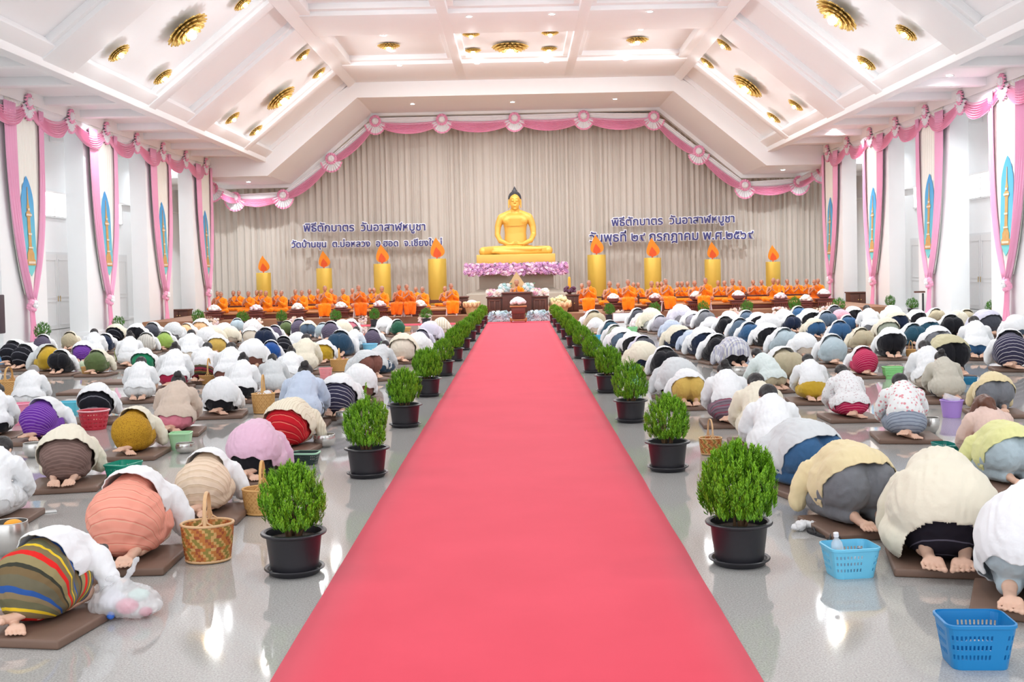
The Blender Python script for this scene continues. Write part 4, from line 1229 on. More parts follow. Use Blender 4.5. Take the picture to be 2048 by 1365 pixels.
# ================================================================ PEOPLE: who kneels where
# x, y of the top of the back or hair in the photograph, y of the feet (0 = unknown), pose and shirt hem, top, lower garment,
# s(kirt) or t(rousers), turn of the body against the line of sight (+ = head to the left), hair
TABLE_L = '''
45 691 738 bs W *Z s -55 bun
22 684 0 bs W *Z s -50 bun
84 672 703 bs W *S s -25 bun
138 666 695 bs C h s -18 bun
188 661 0 lm W w s -10 short
229 651 684 bm C *Z s -40 bun
208 670 705 bs W n s -30 bun
100 693 0 bs G m s 40 grey
118 703 747 bs W k t -30 short
165 685 712 bm W *U s -20 bun
190 703 733 bs C f s -38 bun
66 734 803 lm W w s -25 grey
-6 772 850 lm W k s -20 bun
190 773 838 bm W *Z s -18 bun
272 650 0 bm W k t -25 short
302 649 0 bs W x s -35 bun
260 668 0 ls W w s -10 bun
291 667 704 bs W *G s -20 bun
345 648 683 bl G g s -30 bun
328 668 702 bs W j s -25 bun
248 688 725 bs C o s -16 bun
370 649 672 bs W p s -45 bun
382 662 0 lm W c s -10 short
386 675 713 bs W l t -14 short
285 701 733 bm W e s -20 short
280 727 800 lms W w t -6 none
350 692 776 lm W r s -6 bun
410 697 763 lss W *A s -25 none
356 753 866 lm B i s -14 bun
440 761 830 bl W k s -12 bun
401 640 0 bm W p s -30 bun
425 654 0 bl C c s -20 bun
447 652 0 bl W w s -20 bun
474 639 668 bs W l t 0 short
504 642 0 bl *D c s -15 bun
461 657 690 bl C c s -10 bun
412 658 0 bl W w s -20 bun
434 673 703 bm W y s -18 bun
501 657 686 bm W c s -10 short
529 658 0 bs W n t -25 short
548 653 677 bs W *S s -18 bun
572 645 668 bs C f s -22 bun
597 640 0 bs W *S s -15 bun
616 644 676 bm C s t -15 short
462 688 0 lm W b s -8 short
504 683 738 bl W b s -8 bun
541 684 716 bs W a s -4 bun
566 675 700 bs W *Z s -10 bun
594 668 696 bl W w s -15 bun
612 671 745 ll C h s -6 short
582 698 760 lm W w s -12 bun
545 712 785 ll G *G s 0 tail
486 713 800 lm W k s -8 bun
610 733 852 ll L k t -14 bun
645 649 678 bs W l t -10 short
660 645 0 bs W *S s -15 bun
684 644 0 bl C c s -10 bun
701 640 662 bm W i s -20 bun
712 655 686 lm W l t -35 short
744 660 684 bs W *S s -25 bun
770 637 670 bl W w s 0 bun
796 641 666 bs W z s 30 bun
679 664 714 bs W u t -20 short
646 684 722 bm W m s -20 bun
769 684 738 lm G u t -40 short
805 671 723 bm C c s -10 bun
835 671 0 bl W c s -15 bun
738 705 757 bm G b t 48 bun
719 735 802 bl W b s 10 bun
675 755 833 bm W *N s -22 bun
842 661 690 bs V *N s -22 bun
858 646 0 bl V v s -25 bun
882 638 670 bl *S c s -10 bun
76 803 868 bs W *U s -48 bun
262 823 902 bs C *Y s -30 bun
130 862 974 bm C *W s -16 bun
506 852 962 bl P k s -20 bun
572 806 900 bm *R *D s -38 bun
250 957 1138 bs W *H s -30 bun
405 912 1036 bs W *T s -24 bun
66 1082 1262 bs W *X s -62 bun
2 880 1036 lm W w t -34 short
'''
TABLE_R = '''
1190 625 668 bs W h t 34 short
1192 638 668 bl W c s 10 bun
1222 643 676 bs W t t 32 short
1232 652 682 bs W q t 36 short
1244 663 0 bm W s t 34 short
1266 668 712 bm W k t 28 short
1288 674 716 bs V x t 26 short
1288 688 745 bl C n t 32 short
1331 698 757 bs W k t 14 short
1358 727 0 bl G k s 34 bun
1277 619 652 bs W x t 30 short
1283 630 660 bl *F q s 25 bun
1303 621 666 bl C w t 20 short
1322 632 664 bs W v t 34 short
1345 643 675 bl L l s 36 bun
1360 654 697 bm C n t 52 short
1363 612 648 bl V v s 34 bun
1386 626 658 bm W v t 36 short
1412 622 658 bs W g t 36 short
1424 637 662 bl W w s 30 bun
1452 635 672 bs W k t 30 short
1460 625 0 bl W c s 30 bun
1495 624 0 bs W s t 34 short
1482 639 678 bs W s t 32 short
1501 647 688 bs W d t 32 short
1518 628 0 bm W k t 36 short
1409 659 714 bm W n t 30 short
1386 664 700 bm L s t 34 short
1438 672 724 bs W k t 40 short
1470 679 735 bl *P k t 38 short
1536 650 694 bm W k t 42 short
1515 700 754 lm M h t 60 short
1449 730 848 ls W *M s 6 bun
1572 662 0 bs W l t 42 short
1540 631 0 bl W w s 32 bun
1569 622 0 bl W w s 30 bun
1599 615 0 bs C d t 30 short
1585 632 664 bs W n t 42 short
1622 622 660 bm W k t 42 short
1655 624 0 bs W s t 34 short
1671 613 0 bs W x t 32 short
1683 623 0 bl Q i s 30 bun
1632 640 676 bm C d t 44 short
1681 644 686 bs W d t 20 short
1697 633 660 bs W d t 28 short
1610 669 715 bl W c s 34 bun
1667 673 730 bs W l s 24 bun
1573 700 770 bs W h t 42 short
1616 712 802 ls W m s 16 short
1690 746 836 lm *D *R s 28 none
1730 697 748 bs W *R s 28 bun
1726 659 700 bs C h t 42 short
1708 616 0 bm W k t 34 short
1737 619 668 lms W g t 24 none
1786 614 0 bl W l s 30 bun
1795 626 668 bm C n t 34 short
1836 622 652 bm W k t 52 short
1874 619 650 bs W h t 40 short
1776 639 682 bm C q s 26 bun
1830 650 692 bs W t t 44 short
1856 639 0 bm W t t 44 short
1783 660 716 bm W k t 16 short
1904 632 676 bs W k t 30 short
1876 656 0 bm W g t 30 short
1850 685 0 lm W c s 20 short
1900 676 752 bm K k t 36 short
1882 707 800 ll E k s 22 bun
1935 623 0 bs C h s 24 bun
1978 624 672 bm V x s 54 bun
2034 634 680 bl W s t 26 short
1950 645 716 lm W d t 10 none
2022 665 764 bs W *N s 12 bun
1916 624 0 bl C c s 20 bun
1800 752 877 ls *F *J s 14 short
1990 752 822 bm Y2 g t 18 short
1965 800 934 lm O k s 34 long
2024 855 975 bm Y l t 46 bun
1537 775 930 lm W f s 8 short
1512 752 0 lm C h s 12 short
1622 852 985 bm G d t 56 short
1715 902 1064 bm U g t 44 short
1885 935 1164 bd C *K s 4 bun
2066 985 1222 bl W l t -6 short
1376 743 810 bm W y t 18 short
'''
CUSH = mat('brown_cushion_vinyl', (118, 92, 78), 0.55, var=0.1, scale=6)
cm = MB()
cm.rbox((0, 0, 0.0225), (0.56, 0.56, 0.045), 0.012, seg=3)
cme = cm.mesh('floor_cushion'); cme.materials.append(CUSH)
def pose_of(x, yt, yb, ang, htop, yl, base):
    """root position, heading and scale that put the back at (x, yt) and the feet at yb"""
    def solve(s):
        P = gnd(x, yt, base + htop * s)
        yaw = math.radians(ang) - math.atan2(P.x, P.y)
        off = Vector((-math.sin(yaw), math.cos(yaw), 0)) * (yl * s)
        R = Vector((P.x - off.x, P.y - off.y, base)); return R, yaw
    def feet(s):
        R, yaw = solve(s); r = R - ORG
        f = R - ORG + Vector((math.sin(yaw), -math.cos(yaw), 0)) * 0.04 * s
        f = Vector((f.x, f.y, base + 0.01 - EYE)); d = f.dot(fwd)
        qx, qy = f.dot(rt0) / d * F, f.dot(up0) / d * F
        return 682.5 - (PPY + _s * qx + _c * qy)
    if yb:
        lo, hi = 0.80, 1.12
        for _ in range(24):
            md = (lo + hi) / 2
            if feet(md) > yb: hi = md
            else: lo = md
        s = (lo + hi) / 2
    else: s = 0.93
    R, yaw = solve(s); return R, yaw, s
PEOPLE = []
def read(tab, side):
    for i, ln in enumerate(tab.strip().split('\n')):
        x, yt, yb, ph, top, bot, kind, ang, hair = ln.split()
        x, yt, yb, ang = float(x), float(yt), float(yb), float(ang)
        ang *= 0.58 if abs(ang) > 8 else 1.0
        pose = 'bow' if ph[0] == 'b' else 'lean'
        hem = {'s': 'short', 'm': 'mid', 'l': 'long', 'd': 'drape'}[ph[1]]
        tee = len(ph) > 2
        if top == 'Y2': top = 'U'
        hcol = GREYHAIR if hair == 'grey' else (BROWNHAIR if hair == 'long' else HAIR)
        hst = {'grey': 'short', 'none': 'short'}.get(hair, hair)
        ht, yl = (0.475, 0.25) if pose == 'bow' else ((0.615, 0.60) if hair != 'none' else (0.545, 0.46))
        R, yaw, s = pose_of(x, yt, yb, ang, ht, yl, 0.045)
        PEOPLE.append(dict(side=side, x=x, y=yt, R=R, yaw=yaw, s=s, pose=pose, hem=hem, tee=tee, top=top, bot=bot, kind=kind, hst=hst, hcol=hcol, hair=hair, i=i, ang=ang))
read(TABLE_L, 'left'); read(TABLE_R, 'right')
# keep neighbours from sitting inside one another: nudge along the line of sight's depth
for it in range(60):
    moved = False
    for a in PEOPLE:
        for b2 in PEOPLE:
            if a is b2: continue
            ca = a['R'] + Vector((-math.sin(a['yaw']), math.cos(a['yaw']), 0)) * 0.36
            cb = b2['R'] + Vector((-math.sin(b2['yaw']), math.cos(b2['yaw']), 0)) * 0.36
            d = Vector((ca.x - cb.x, ca.y - cb.y, 0))
            # an ellipse about as long as a kneeling body
            k = math.hypot(d.x / 0.52, d.y / 0.80)
            if k < 1 and d.length > 1e-5:
                far, near = (a, b2) if ca.y > cb.y else (b2, a)
                v = Vector((far['R'].x, far['R'].y, 0)).normalized() * (0.06 * (1 - k) + 0.01)
                far['R'] += v; near['R'] -= v * 0.3; moved = True
    if not moved: break

def desc(p):
    tn = topmat(p['top'])[1]; bn = botmat(p['bot'])[1]
    gar = 'skirt' if p['kind'] == 's' else 'trousers'
    return ('bowing' if p['pose'] == 'bow' else 'kneeling, leaning forward'), tn, bn, gar
# labels: look first, then the neighbour that stands out, then the place
from collections import Counter
LOOK = Counter((p['side'],) + desc(p) for p in PEOPLE)
GARB = Counter((p['side'], desc(p)[2], desc(p)[3]) for p in PEOPLE)
used = set()
sing = [p for p in PEOPLE if GARB[(p['side'], desc(p)[2], desc(p)[3])] == 1]
def short(q): return '%s %s' % (desc(q)[2], desc(q)[3])
for p in PEOPLE:
    ps, tn, bn, gar = desc(p)
    verb = 'bowing' if ps == 'bowing' else 'kneeling'
    hw = {'bun': ' with dark bun', 'short': ' with short dark hair', 'tail': ' with dark ponytail', 'long': ' with long brown hair', 'grey': ' with grey hair'}.get(p['hair'], '') if ps != 'bowing' else ''
    base = 'person %s%s in %s top, %s %s' % (verb, hw, tn, bn, gar)
    lab = None
    if LOOK[(p['side'],) + desc(p)] == 1:
        lab = base + ', %s of the red carpet' % p['side']
    else:
        c = sorted([q for q in sing if q is not p and q['side'] == p['side']], key=lambda q: math.hypot(q['x'] - p['x'], (q['y'] - p['y']) * 2.2))
        for q in c[:4]:
            dx, dy = p['x'] - q['x'], (p['y'] - q['y']) * 2.2
            rel = ('left of' if dx < 0 else 'right of') if abs(dx) > abs(dy) else ('behind' if dy < 0 else 'in front of')
            cand = '%s, %s the %s' % (base, rel, short(q))
            if cand not in used: lab = cand; break
    if lab is None or lab in used or len(lab.split()) > 16:
        same = sorted([q for q in PEOPLE if q['side'] == p['side'] and desc(q) == desc(p)], key=lambda q: q['x'])
        k = same.index(p) + 1
        lab = 'person %s in %s top, %s %s, number %d of %d from the left' % (verb, tn, bn, gar, k, len(same))
        lab = lab if len(lab.split()) <= 16 else ' '.join(lab.split()[:16])
    used.add(lab); p['label'] = lab
for p in PEOPLE:
    i = p['i']
    b2 = obj('person', PB[(p['pose'], 1 if (p['kind'] == 's' and i % 3) else 0)], None, None, p['R'])
    b2.rotation_euler = (0, 0, p['yaw']); b2.scale = (p['s'], p['s'], p['s'])
    tag(b2, p['label'], 'person', 'people kneeling %s of the carpet' % p['side'])
    nk = 3 if (p['pose'], p['kind']) == ('bow', 's') else 2
    o = obj('skirt' if p['kind'] == 's' else 'trousers', PL[(p['pose'], p['kind'], i % nk)], botmat(p['bot'])[0], b2, own=True)
    o['label'] = desc(p)[2] + ' ' + desc(p)[3]
    o = obj('shirt', PS[(p['pose'], p['hem'], 't' if p['tee'] else i % 2)], topmat(p['top'])[0], b2, own=True)
    o['label'] = desc(p)[1] + ' top'
    obj('hair', PH[(p['pose'], p['hst'])], p['hcol'], b2, own=True)
    y = Vector((-math.sin(p['yaw']), math.cos(p['yaw']), 0))
    c = p['R'] + y * (0.27 * p['s'])
    cu = obj('floor_cushion', cme, None, None, (c.x, c.y, 0)); cu.rotation_euler = (0, 0, p['yaw'] * 0.8)
    lab = 'brown cushion under ' + p['label'].replace(' with short dark hair', '').replace(' with dark bun', '')
    if len(lab.split()) > 16: lab = lab.replace(' top,', ',').replace('person ', '')
    if len(lab.split()) > 16: lab = lab.replace(' the ', ' ').replace(' and ', '-')
    tag(cu, lab, 'cushion', 'brown floor cushions')
# ================================================================ STAGE AND ALTAR
ST = 0.22
mb = MB().box((0, 44.6, ST / 2), (24.8, 15.4, ST))
struct(mb.build('floor_stage', mat('stage_boards', (150, 108, 78), 0.5, var=0.15, scale=3), smooth=False))
GREYST = mat('altar_grey_stone', (176, 166, 152), 0.6, var=0.05, scale=3)
YBU = 47.6     # depth of the statue
def at(x, y, Y): return atY(x, y, Y)
cx = at(1032, 520, YBU).x
zA = at(1032, 548, YBU).z      # underside of the flower band
zB = at(1032, 528, YBU).z      # gold plinth bottom
zC = at(1032, 512, YBU).z      # statue seat
k_ = YBU / F
# stepped grey plinth
t = thing('statue_plinth', 'stepped grey plinth carrying the golden seated statue', 'plinth', (cx, YBU, ST))
def lz(z): return z - ST
zs1, zs2 = lz(at(1032, 577, YBU).z), lz(at(1032, 586, YBU).z)
mb = MB().rbox((0, 0, zs2 / 2), (4.15, 2.6, zs2), .02)
mb.add([(sx * w / 2, sy * d / 2, z) for w, d, z in ((4.1, 2.5, zs2 - .005), (3.15, 1.75, zs1)) for sy in (-1, 1) for sx in (-1, 1)], [(0, 2, 3, 1), (4, 5, 7, 6), (0, 1, 5, 4), (2, 6, 7, 3), (0, 4, 6, 2), (1, 3, 7, 5)])
mb.build('foot', GREYST, t, smooth=False)
MB().rbox((0, 0, (zs1 + lz(zA)) / 2 + .1), (3.1, 1.7, lz(zA) - zs1 + .25), .02).build('shaft', mat('altar_shaft_grey', (164, 155, 143), 0.6, var=0.05), t)
MB().rbox((0, 0, lz(zA) + 0.16), (4.0, 1.7, 0.36), .03).build('shelf', GREYST, t)
GP = mat('gold_plinth_satin', (214, 172, 84), 0.4, metal=0.3, var=0.06, scale=3)
pl = MB().rbox((0, 0, (lz(zB) + lz(zC)) / 2 - .05), (3.28, 1.6, lz(zC) - lz(zB) + 0.22), .03).build('gold_base', GP, t); pl['label'] = 'golden slab under the statue'

# seated statue: built 1 unit = its own height, folded legs, hands in the lap
def statue():
    S = 1.0
    mb = MB()
    # folded legs
    mb.cap([(.30, .06, .07), (.48, -.02, .068), (.30, -.13, .06), (0, -.20, .052), (-.22, -.19, .055)], [.07, .068, .06, .05, .042], 18)
    mb.cap([(-.30, .06, .07), (-.48, -.02, .068), (-.30, -.14, .085), (0, -.20, .095), (.24, -.18, .09)], [.07, .068, .06, .048, .038], 18)
    mb.ell((0, .02, .09), (.32, .17, .085), None, 24, 14)
    mb.cap([(-.24, -.20, .06), (-.33, -.17, .06)], [.036, .028]); mb.cap([(.26, -.18, .092), (.36, -.15, .09)], [.034, .026])
    # torso
    mb.lathe([(.001, .08), (.15, .09), (.172, .15), (.166, .24), (.160, .32), (.166, .40), (.182, .47), (.196, .53), (.185, .572), (.12, .61), (.001, .625)], 36, (0, .04, 0), sx=1.0, sy=.60)
    for s in (-1, 1):
        mb.ell((s * .08, -.016, .505), (.105, .045, .075), None, 16, 10)
        mb.cap([(s * .04, .045, .63), (s * .12, .045, .595), (s * .205, .042, .552)], [.045, .048, .056], 14)
        mb.cap([(s * .205, .042, .545), (s * .238, .045, .48), (s * .258, .045, .42), (s * .268, .03, .31)], [.060, .055, .049, .041], 16)
        mb.cap([(s * .268, .03, .305), (s * .225, -.06, .215), (s * .11, -.16, .165)], [.042, .037, .027], 16)
        # hand in the lap
        mb.ell((s * .075, -.175, .165), (.06, .034, .018), Matrix.Rotation(s * .2, 3, 'Z'), 14, 8)
        for q in range(4):
            mb.cap([(s * .04, -.195 + q * .013, .17 - q * .002), (s * -.03, -.20 + q * .014, .172 - q * .002)], [.0095, .008], 8)
        mb.cap([(s * .075, -.19, .175), (s * .03, -.175, .195), (s * .004, -.178, .202)], [.013, .0105, .009], 8)
    mb.cap([(0, .04, .58), (0, .03, .68)], [.075, .066], 18)
    # head
    hd = mb; mb = MB()
    c = Vector((0, .0, .775)); 
    mb.ell(c + Vector((0, .012, .02)), (.082, .095, .105), None, 24, 18)
    mb.ell(c + Vector((0, -.018, -.045)), (.066, .07, .082), None, 20, 14)
    mb.ell(c + Vector((0, -.055, -.105)), (.026, .026, .022), None, 12, 8)
    mb.cap([c + Vector((0, -.083, .02)), c + Vector((0, -.102, -.022))], [.0085, .013], 10)
    for s in (-1, 1):
        mb.ell(c + Vector((s * .012, -.094, -.026)), .0085, None, 8, 6)
        mb.cap([c + Vector((s * .013, -.083, .034)), c + Vector((s * .034, -.08, .040)), c + Vector((s * .058, -.062, .030))], [.006, .0065, .005], 8)
        mb.ell(c + Vector((s * .035, -.0735, .010)), (.020, .014, .0105), None, 14, 8); mb.cap([c + Vector((s * .016, -.086, .004)), c + Vector((s * .035, -.089, -.0005)), c + Vector((s * .054, -.077, .005))], [.0035, .004, .003], 8)
        mb.cap([c + Vector((s * .082, .0, .02)), c + Vector((s * .088, .0, -.03)), c + Vector((s * .084, -.005, -.085))], [.014, .012, .012], 10)
    mb.ell(c + Vector((0, -.082, -.060)), (.028, .0125, .0065), None, 12, 6); mb.ell(c + Vector((0, -.080, -.0735)), (.021, .013, .0065), None, 12, 6)
    for v in mb.v: hd.v.append(tuple(c + (Vector(v) - c) * 1.03 + Vector((0, 0, .004))))
    o_ = len(hd.v) - len(mb.v); hd.f += [tuple(i + o_ for i in f) for f in mb.f]; hd.mi += mb.mi; mb = hd
    me = fuse(mb, 'seated_statue', .0062, 6); me.materials.append(STATUE)
    # robe edge across the chest, sash over the shoulder, folds of the lap
    r_ = MB()
    P = [(-.172, -.012, .452), (-.14, -.048, .440), (-.075, -.072, .432), (0, -.077, .430), (.075, -.072, .434), (.14, -.05, .446), (.178, -.012, .468)]
    r_.tube(P, .0042, 8)
    robe = r_.mesh('robe_edge'); robe.materials.append(STATUE)
    h = MB(); c = Vector((0, .0, .775))
    h.ell(c + Vector((0, .026, .038)), (.088, .096, .100), None, 26, 18)
    h.ell(c + Vector((0, .025, .135)), (.042, .042, .036), None, 16, 10)
    h.lathe([(.026, .0), (.02, .02), (.008, .04), (.001, .052)], 14, c + Vector((0, .025, .158)))
    base_n = len(h.v); pl_n = Vector((0, -1, -.62)).normalized(); pco = Vector((0, -.040, .062))
    cur = MB()
    for i in range(230):
        a = i * 2.39996; z = 1 - (i + .5) / 230 * 1.25
        q = math.sqrt(max(0, 1 - z * z)); p = Vector((q * math.cos(a) * .089, .026 + q * math.sin(a) * .097, .038 + z * .101))
        if (p - pco).dot(pl_n) > -.004: continue
        cur.ell(c + p, .0082, None, 7, 5)
    up_ = lambda m_: [tuple(c + (Vector(v) - c) * 1.03 + Vector((0, 0, .004))) for v in m_.v]
    h.v = up_(h); cur.v = up_(cur)
    hm = h.mesh('hair')
    bm = bmesh.new(); bm.from_mesh(hm)
    bmesh.ops.bisect_plane(bm, geom=bm.verts[:] + bm.edges[:] + bm.faces[:], plane_co=c + pco * 1.03 + Vector((0, 0, .004)), plane_no=pl_n, clear_outer=True)
    cm_ = cur.mesh('curls'); bm.from_mesh(cm_)
    bm.to_mesh(hm); bm.free(); hm.shade_smooth()
    hm.materials.append(mat('statue_hair_dark', (62, 62, 68), 0.5, var=0.15, scale=30))
    return me, robe, hm
sme, srobe, shair = statue()
ztop = at(1029, 374, YBU).z
sc = (ztop - zC) / 0.985
st = obj('seated_statue', sme, None, None, (cx, YBU, zC)); st.scale = (sc * .965, sc * 1.0, sc)
tag(st, 'large golden statue seated cross-legged with hands in its lap, before the curtain', 'statue')
obj('robe_edge', srobe, None, st)
hh = obj('hair', shair, None, st); hh['label'] = 'dark curled hair with a topknot'

# flower masses -------------------------------------------------------------
def flower_mass(name, label, box, n_, cols, leafcol, loc, r0=0.07, seed=0, leaf=0.45, cat='flowers'):
    """a bank of round blossoms (petals round a heart) over leaves, one thing"""
    rr = random.Random(seed)
    t = thing(name, label, cat, loc)
    lf = MB(); bl = [MB() for _ in cols]
    for i in range(int(n_ * leaf)):
        p = Vector([rr.uniform(-b_, b_) for b_ in box]) * .95
        p.z = (p.z + box[2]); a = rr.uniform(0, 6.28); L = rr.uniform(.9, 1.6) * r0
        d = Vector((math.cos(a), math.sin(a) * .7 - .3, rr.uniform(-.2, .7))).normalized(); s_ = d.orthogonal().normalized() * L * .35
        lf.add([p, p + d * L * .5 + s_, p + d * L, p + d * L * .5 - s_], [(0, 1, 2, 3)])
    for i in range(n_):
        p = Vector([rr.uniform(-b_, b_) for b_ in box])
        if abs(p.y) < box[1] * .6 and p.z < box[2] * .5: p.y = -box[1] * rr.uniform(.7, 1)
        p.z += box[2]
        k = rr.randrange(len(cols)); R = r0 * rr.uniform(.7, 1.1)
        mbk = bl[k]
        nrm = Vector((p.x / box[0] * .6, -1.0 + rr.uniform(-.3, .3), rr.uniform(-.1, .9))).normalized()
        x = nrm.orthogonal().normalized(); y = nrm.cross(x)
        Rm = Matrix((x, y, nrm)).transposed()
        mbk.ell(p, (R * .6, R * .6, R * .5), Rm, 8, 6)
        for q in range(7):
            a = q * .8976
            mbk.ell(p + Rm @ Vector((R * .55 * math.cos(a), R * .55 * math.sin(a), R * .1)), (R * .42, R * .30, R * .16), Rm @ Matrix.Rotation(a, 3, 'Z') @ Matrix.Rotation(-.5, 3, 'Y'), 7, 5)
    l_ = lf.build('leaves', leafcol, t); l_['kind'] = 'stuff'
    for k, (b_, c) in enumerate(zip(bl, cols)):
        if b_.v:
            o = b_.build('blossoms', c, t); o['kind'] = 'stuff'
    return t
LV = mat('flower_leaf_green', (74, 96, 66), 0.6, var=0.3, scale=20)
LVG = mat('flower_leaf_dark', (84, 76, 96), 0.6, var=0.3, scale=20)
def fc(n_, c): return mat('petal_' + n_, c, 0.7, var=0.08, scale=30, spec=0.2)
flower_mass('flower_garland', 'long bank of lilac and pink flowers round the foot of the statue', (2.10, .33, .22), 620, [fc('lilac', (196, 150, 190)), fc('mauve', (176, 124, 168)), fc('pale_pink', (226, 192, 208)), fc('rose_pink', (206, 150, 182))], LVG, (cx, YBU - 1.2, zA - .02), .10, 3)
YD = 37.2
zd0 = at(1038, 626, YD).z
def px(x, Y): return at(x, 600, Y).x
# desk with a raised middle
dx0, dx1 = px(974, YD), px(1096, YD)
dm0, dm1 = px(1005, YD), px(1063, YD)
zt_s, zt_m = at(1000, 594, YD).z, at(1035, 585, YD).z
t = thing('altar_desk', 'dark brown panelled preaching desk with raised middle, before the plinth', 'desk', ((dx0 + dx1) / 2, YD, ST))
W_ = dx1 - dx0; Wm = dm1 - dm0; xm = (dm0 + dm1) / 2 - (dx0 + dx1) / 2
hs, hm_ = zt_s - ST, zt_m - ST
MB().rbox((0, .35, hs / 2), (W_, .7, hs), .012).build('body', BROWN, t)
MB().rbox((xm, .30, hm_ / 2), (Wm, .82, hm_), .012).build('centre_panel', BROWN, t)
MB().rbox((0, .33, hs - .02), (W_ + .06, .78, .05), .012).build('top', BROWN, t)
MB().rbox((xm, .28, hm_ - .02), (Wm + .06, .9, .05), .012).build('raised_top', BROWN, t)
for a, b2 in ((-W_ / 2 + .06, -Wm / 2 + xm - .06), (Wm / 2 + xm + .06, W_ / 2 - .06)):
    mb = MB(); w = b2 - a; z0, z1 = .12, hs - .12
    for z in (z0, z1): mb.rbox(((a + b2) / 2, -.012, z), (w, .03, .05), .008)
    for x in (a + .02, (a + b2) / 2, b2 - .02): mb.rbox((x, -.012, (z0 + z1) / 2), (.05, .03, z1 - z0), .008)
    mb.build('panel_moulding', mat('brown_moulding', (108, 66, 52), .45, var=.2, scale=9), t)
MB().rbox((0, .3, .03), (W_ + .08, .86, .06), .01).build('foot_board', BROWN, t)
for a, b2, nm in ((974, 1004, 'left'), (1064, 1096, 'right')):
    xa, xb = px(a, YD), px(b2, YD)
    flower_mass('flower_arrangement', 'white and pink flower arrangement on the %s wing of the brown desk' % nm, ((xb - xa) / 2, .2, .11), 70, [fc('white', (240, 234, 232)), fc('cream_w', (238, 226, 206)), fc('rose_w', (214, 160, 178))], LV, ((xa + xb) / 2, YD + .25, zt_s), .075, 11)
for a, b2, nm in ((1000, 1022, 'left'), (1048, 1068, 'right')):
    xa, xb = px(a, 38.6), px(b2, 38.6)
    flower_mass('flower_arrangement', 'pale blue flower spray behind the desk, %s of the seated monk' % nm, ((xb - xa) / 2, .15, .2), 70, [fc('ice_blue', (196, 216, 222)), fc('white', (240, 234, 232)), fc('blue_mint', (170, 204, 204))], LV, ((xa + xb) / 2, 38.6, at(1010, 590, 38.6).z - .05), .08, 17)
# hydrangeas on the floor before the desk
for a, b2, nm in ((975, 1024, 'left'), (1052, 1100, 'right')):
    xa, xb = px(a, 36.75), px(b2, 36.75)
    flower_mass('flower_bed', 'low bank of pale blue hydrangeas %s of the carved offering stand' % nm, ((xb - xa) / 2, .16, .15), 150, [fc('ice_blue', (196, 216, 222)), fc('hydra_blue', (168, 194, 204)), fc('hydra_pale', (214, 224, 226))], LV, ((xa + xb) / 2, 36.72, 0.01), .078, 23)
# offering stand with a wrapped offering
xo = at(1037, 640, 35.75).x
t = thing('offering_stand', 'small carved red-brown offering stand at the end of the red carpet', 'stand', (xo, 35.8, 0.012))
REDW = mat('red_brown_wood', (112, 56, 46), .45, var=.2, scale=10)
zt = at(1037, 612, 35.8).z
MB().rbox((0, 0, zt - .03), (.54, .44, .045), .012).build('table_top', TAN, t)
mb = MB(); mb.rbox((0, 0, zt - .16), (.44, .36, .2), .01)
for i in range(9): mb.tube([(-.19 + i * .0475, -.19, zt - .42), (-.19 + i * .0475, -.19, zt - .26)], [.012, .012], 8)
mb.rbox((0, 0, zt - .34), (.36, .30, .2), .01); mb.build('carved_body', REDW, t)
MB().rbox((0, 0, zt - .46), (.56, .44, .045), .012).build('shelf', TAN, t)
for x in (-.22, .22):
    for y in (-.17, .17):
        MB().cap([(x, y, zt - .46), (x * 1.12, y * 1.1, .12), (x * 1.02, y, .028)], [.035, .028, .022], 10).build('leg', TAN, t)
mb = MB()
for i in range(26):
    a = i * 2.4; q = .2 * math.sqrt(i / 26)
    mb.ell((q * math.cos(a), q * .8 * math.sin(a), .09 + .13 * (1 - i / 26)), (.085, .075, .07), None, 9, 6)
CELLO = mat('white_wrap', (232, 230, 232), .25, var=.06, scale=20)
ofm = fuse(mb, 'wrapped_offering', .016, 1, (), 0, wrinkle(.016, 14, 2)); ofm.materials.append(CELLO)
o = obj('wrapped_offering', ofm, None, None, (xo, 35.8, 0.012 + zt - .008)); tag(o, 'heap of offerings in clear white wrap on the small carved stand', 'offering')

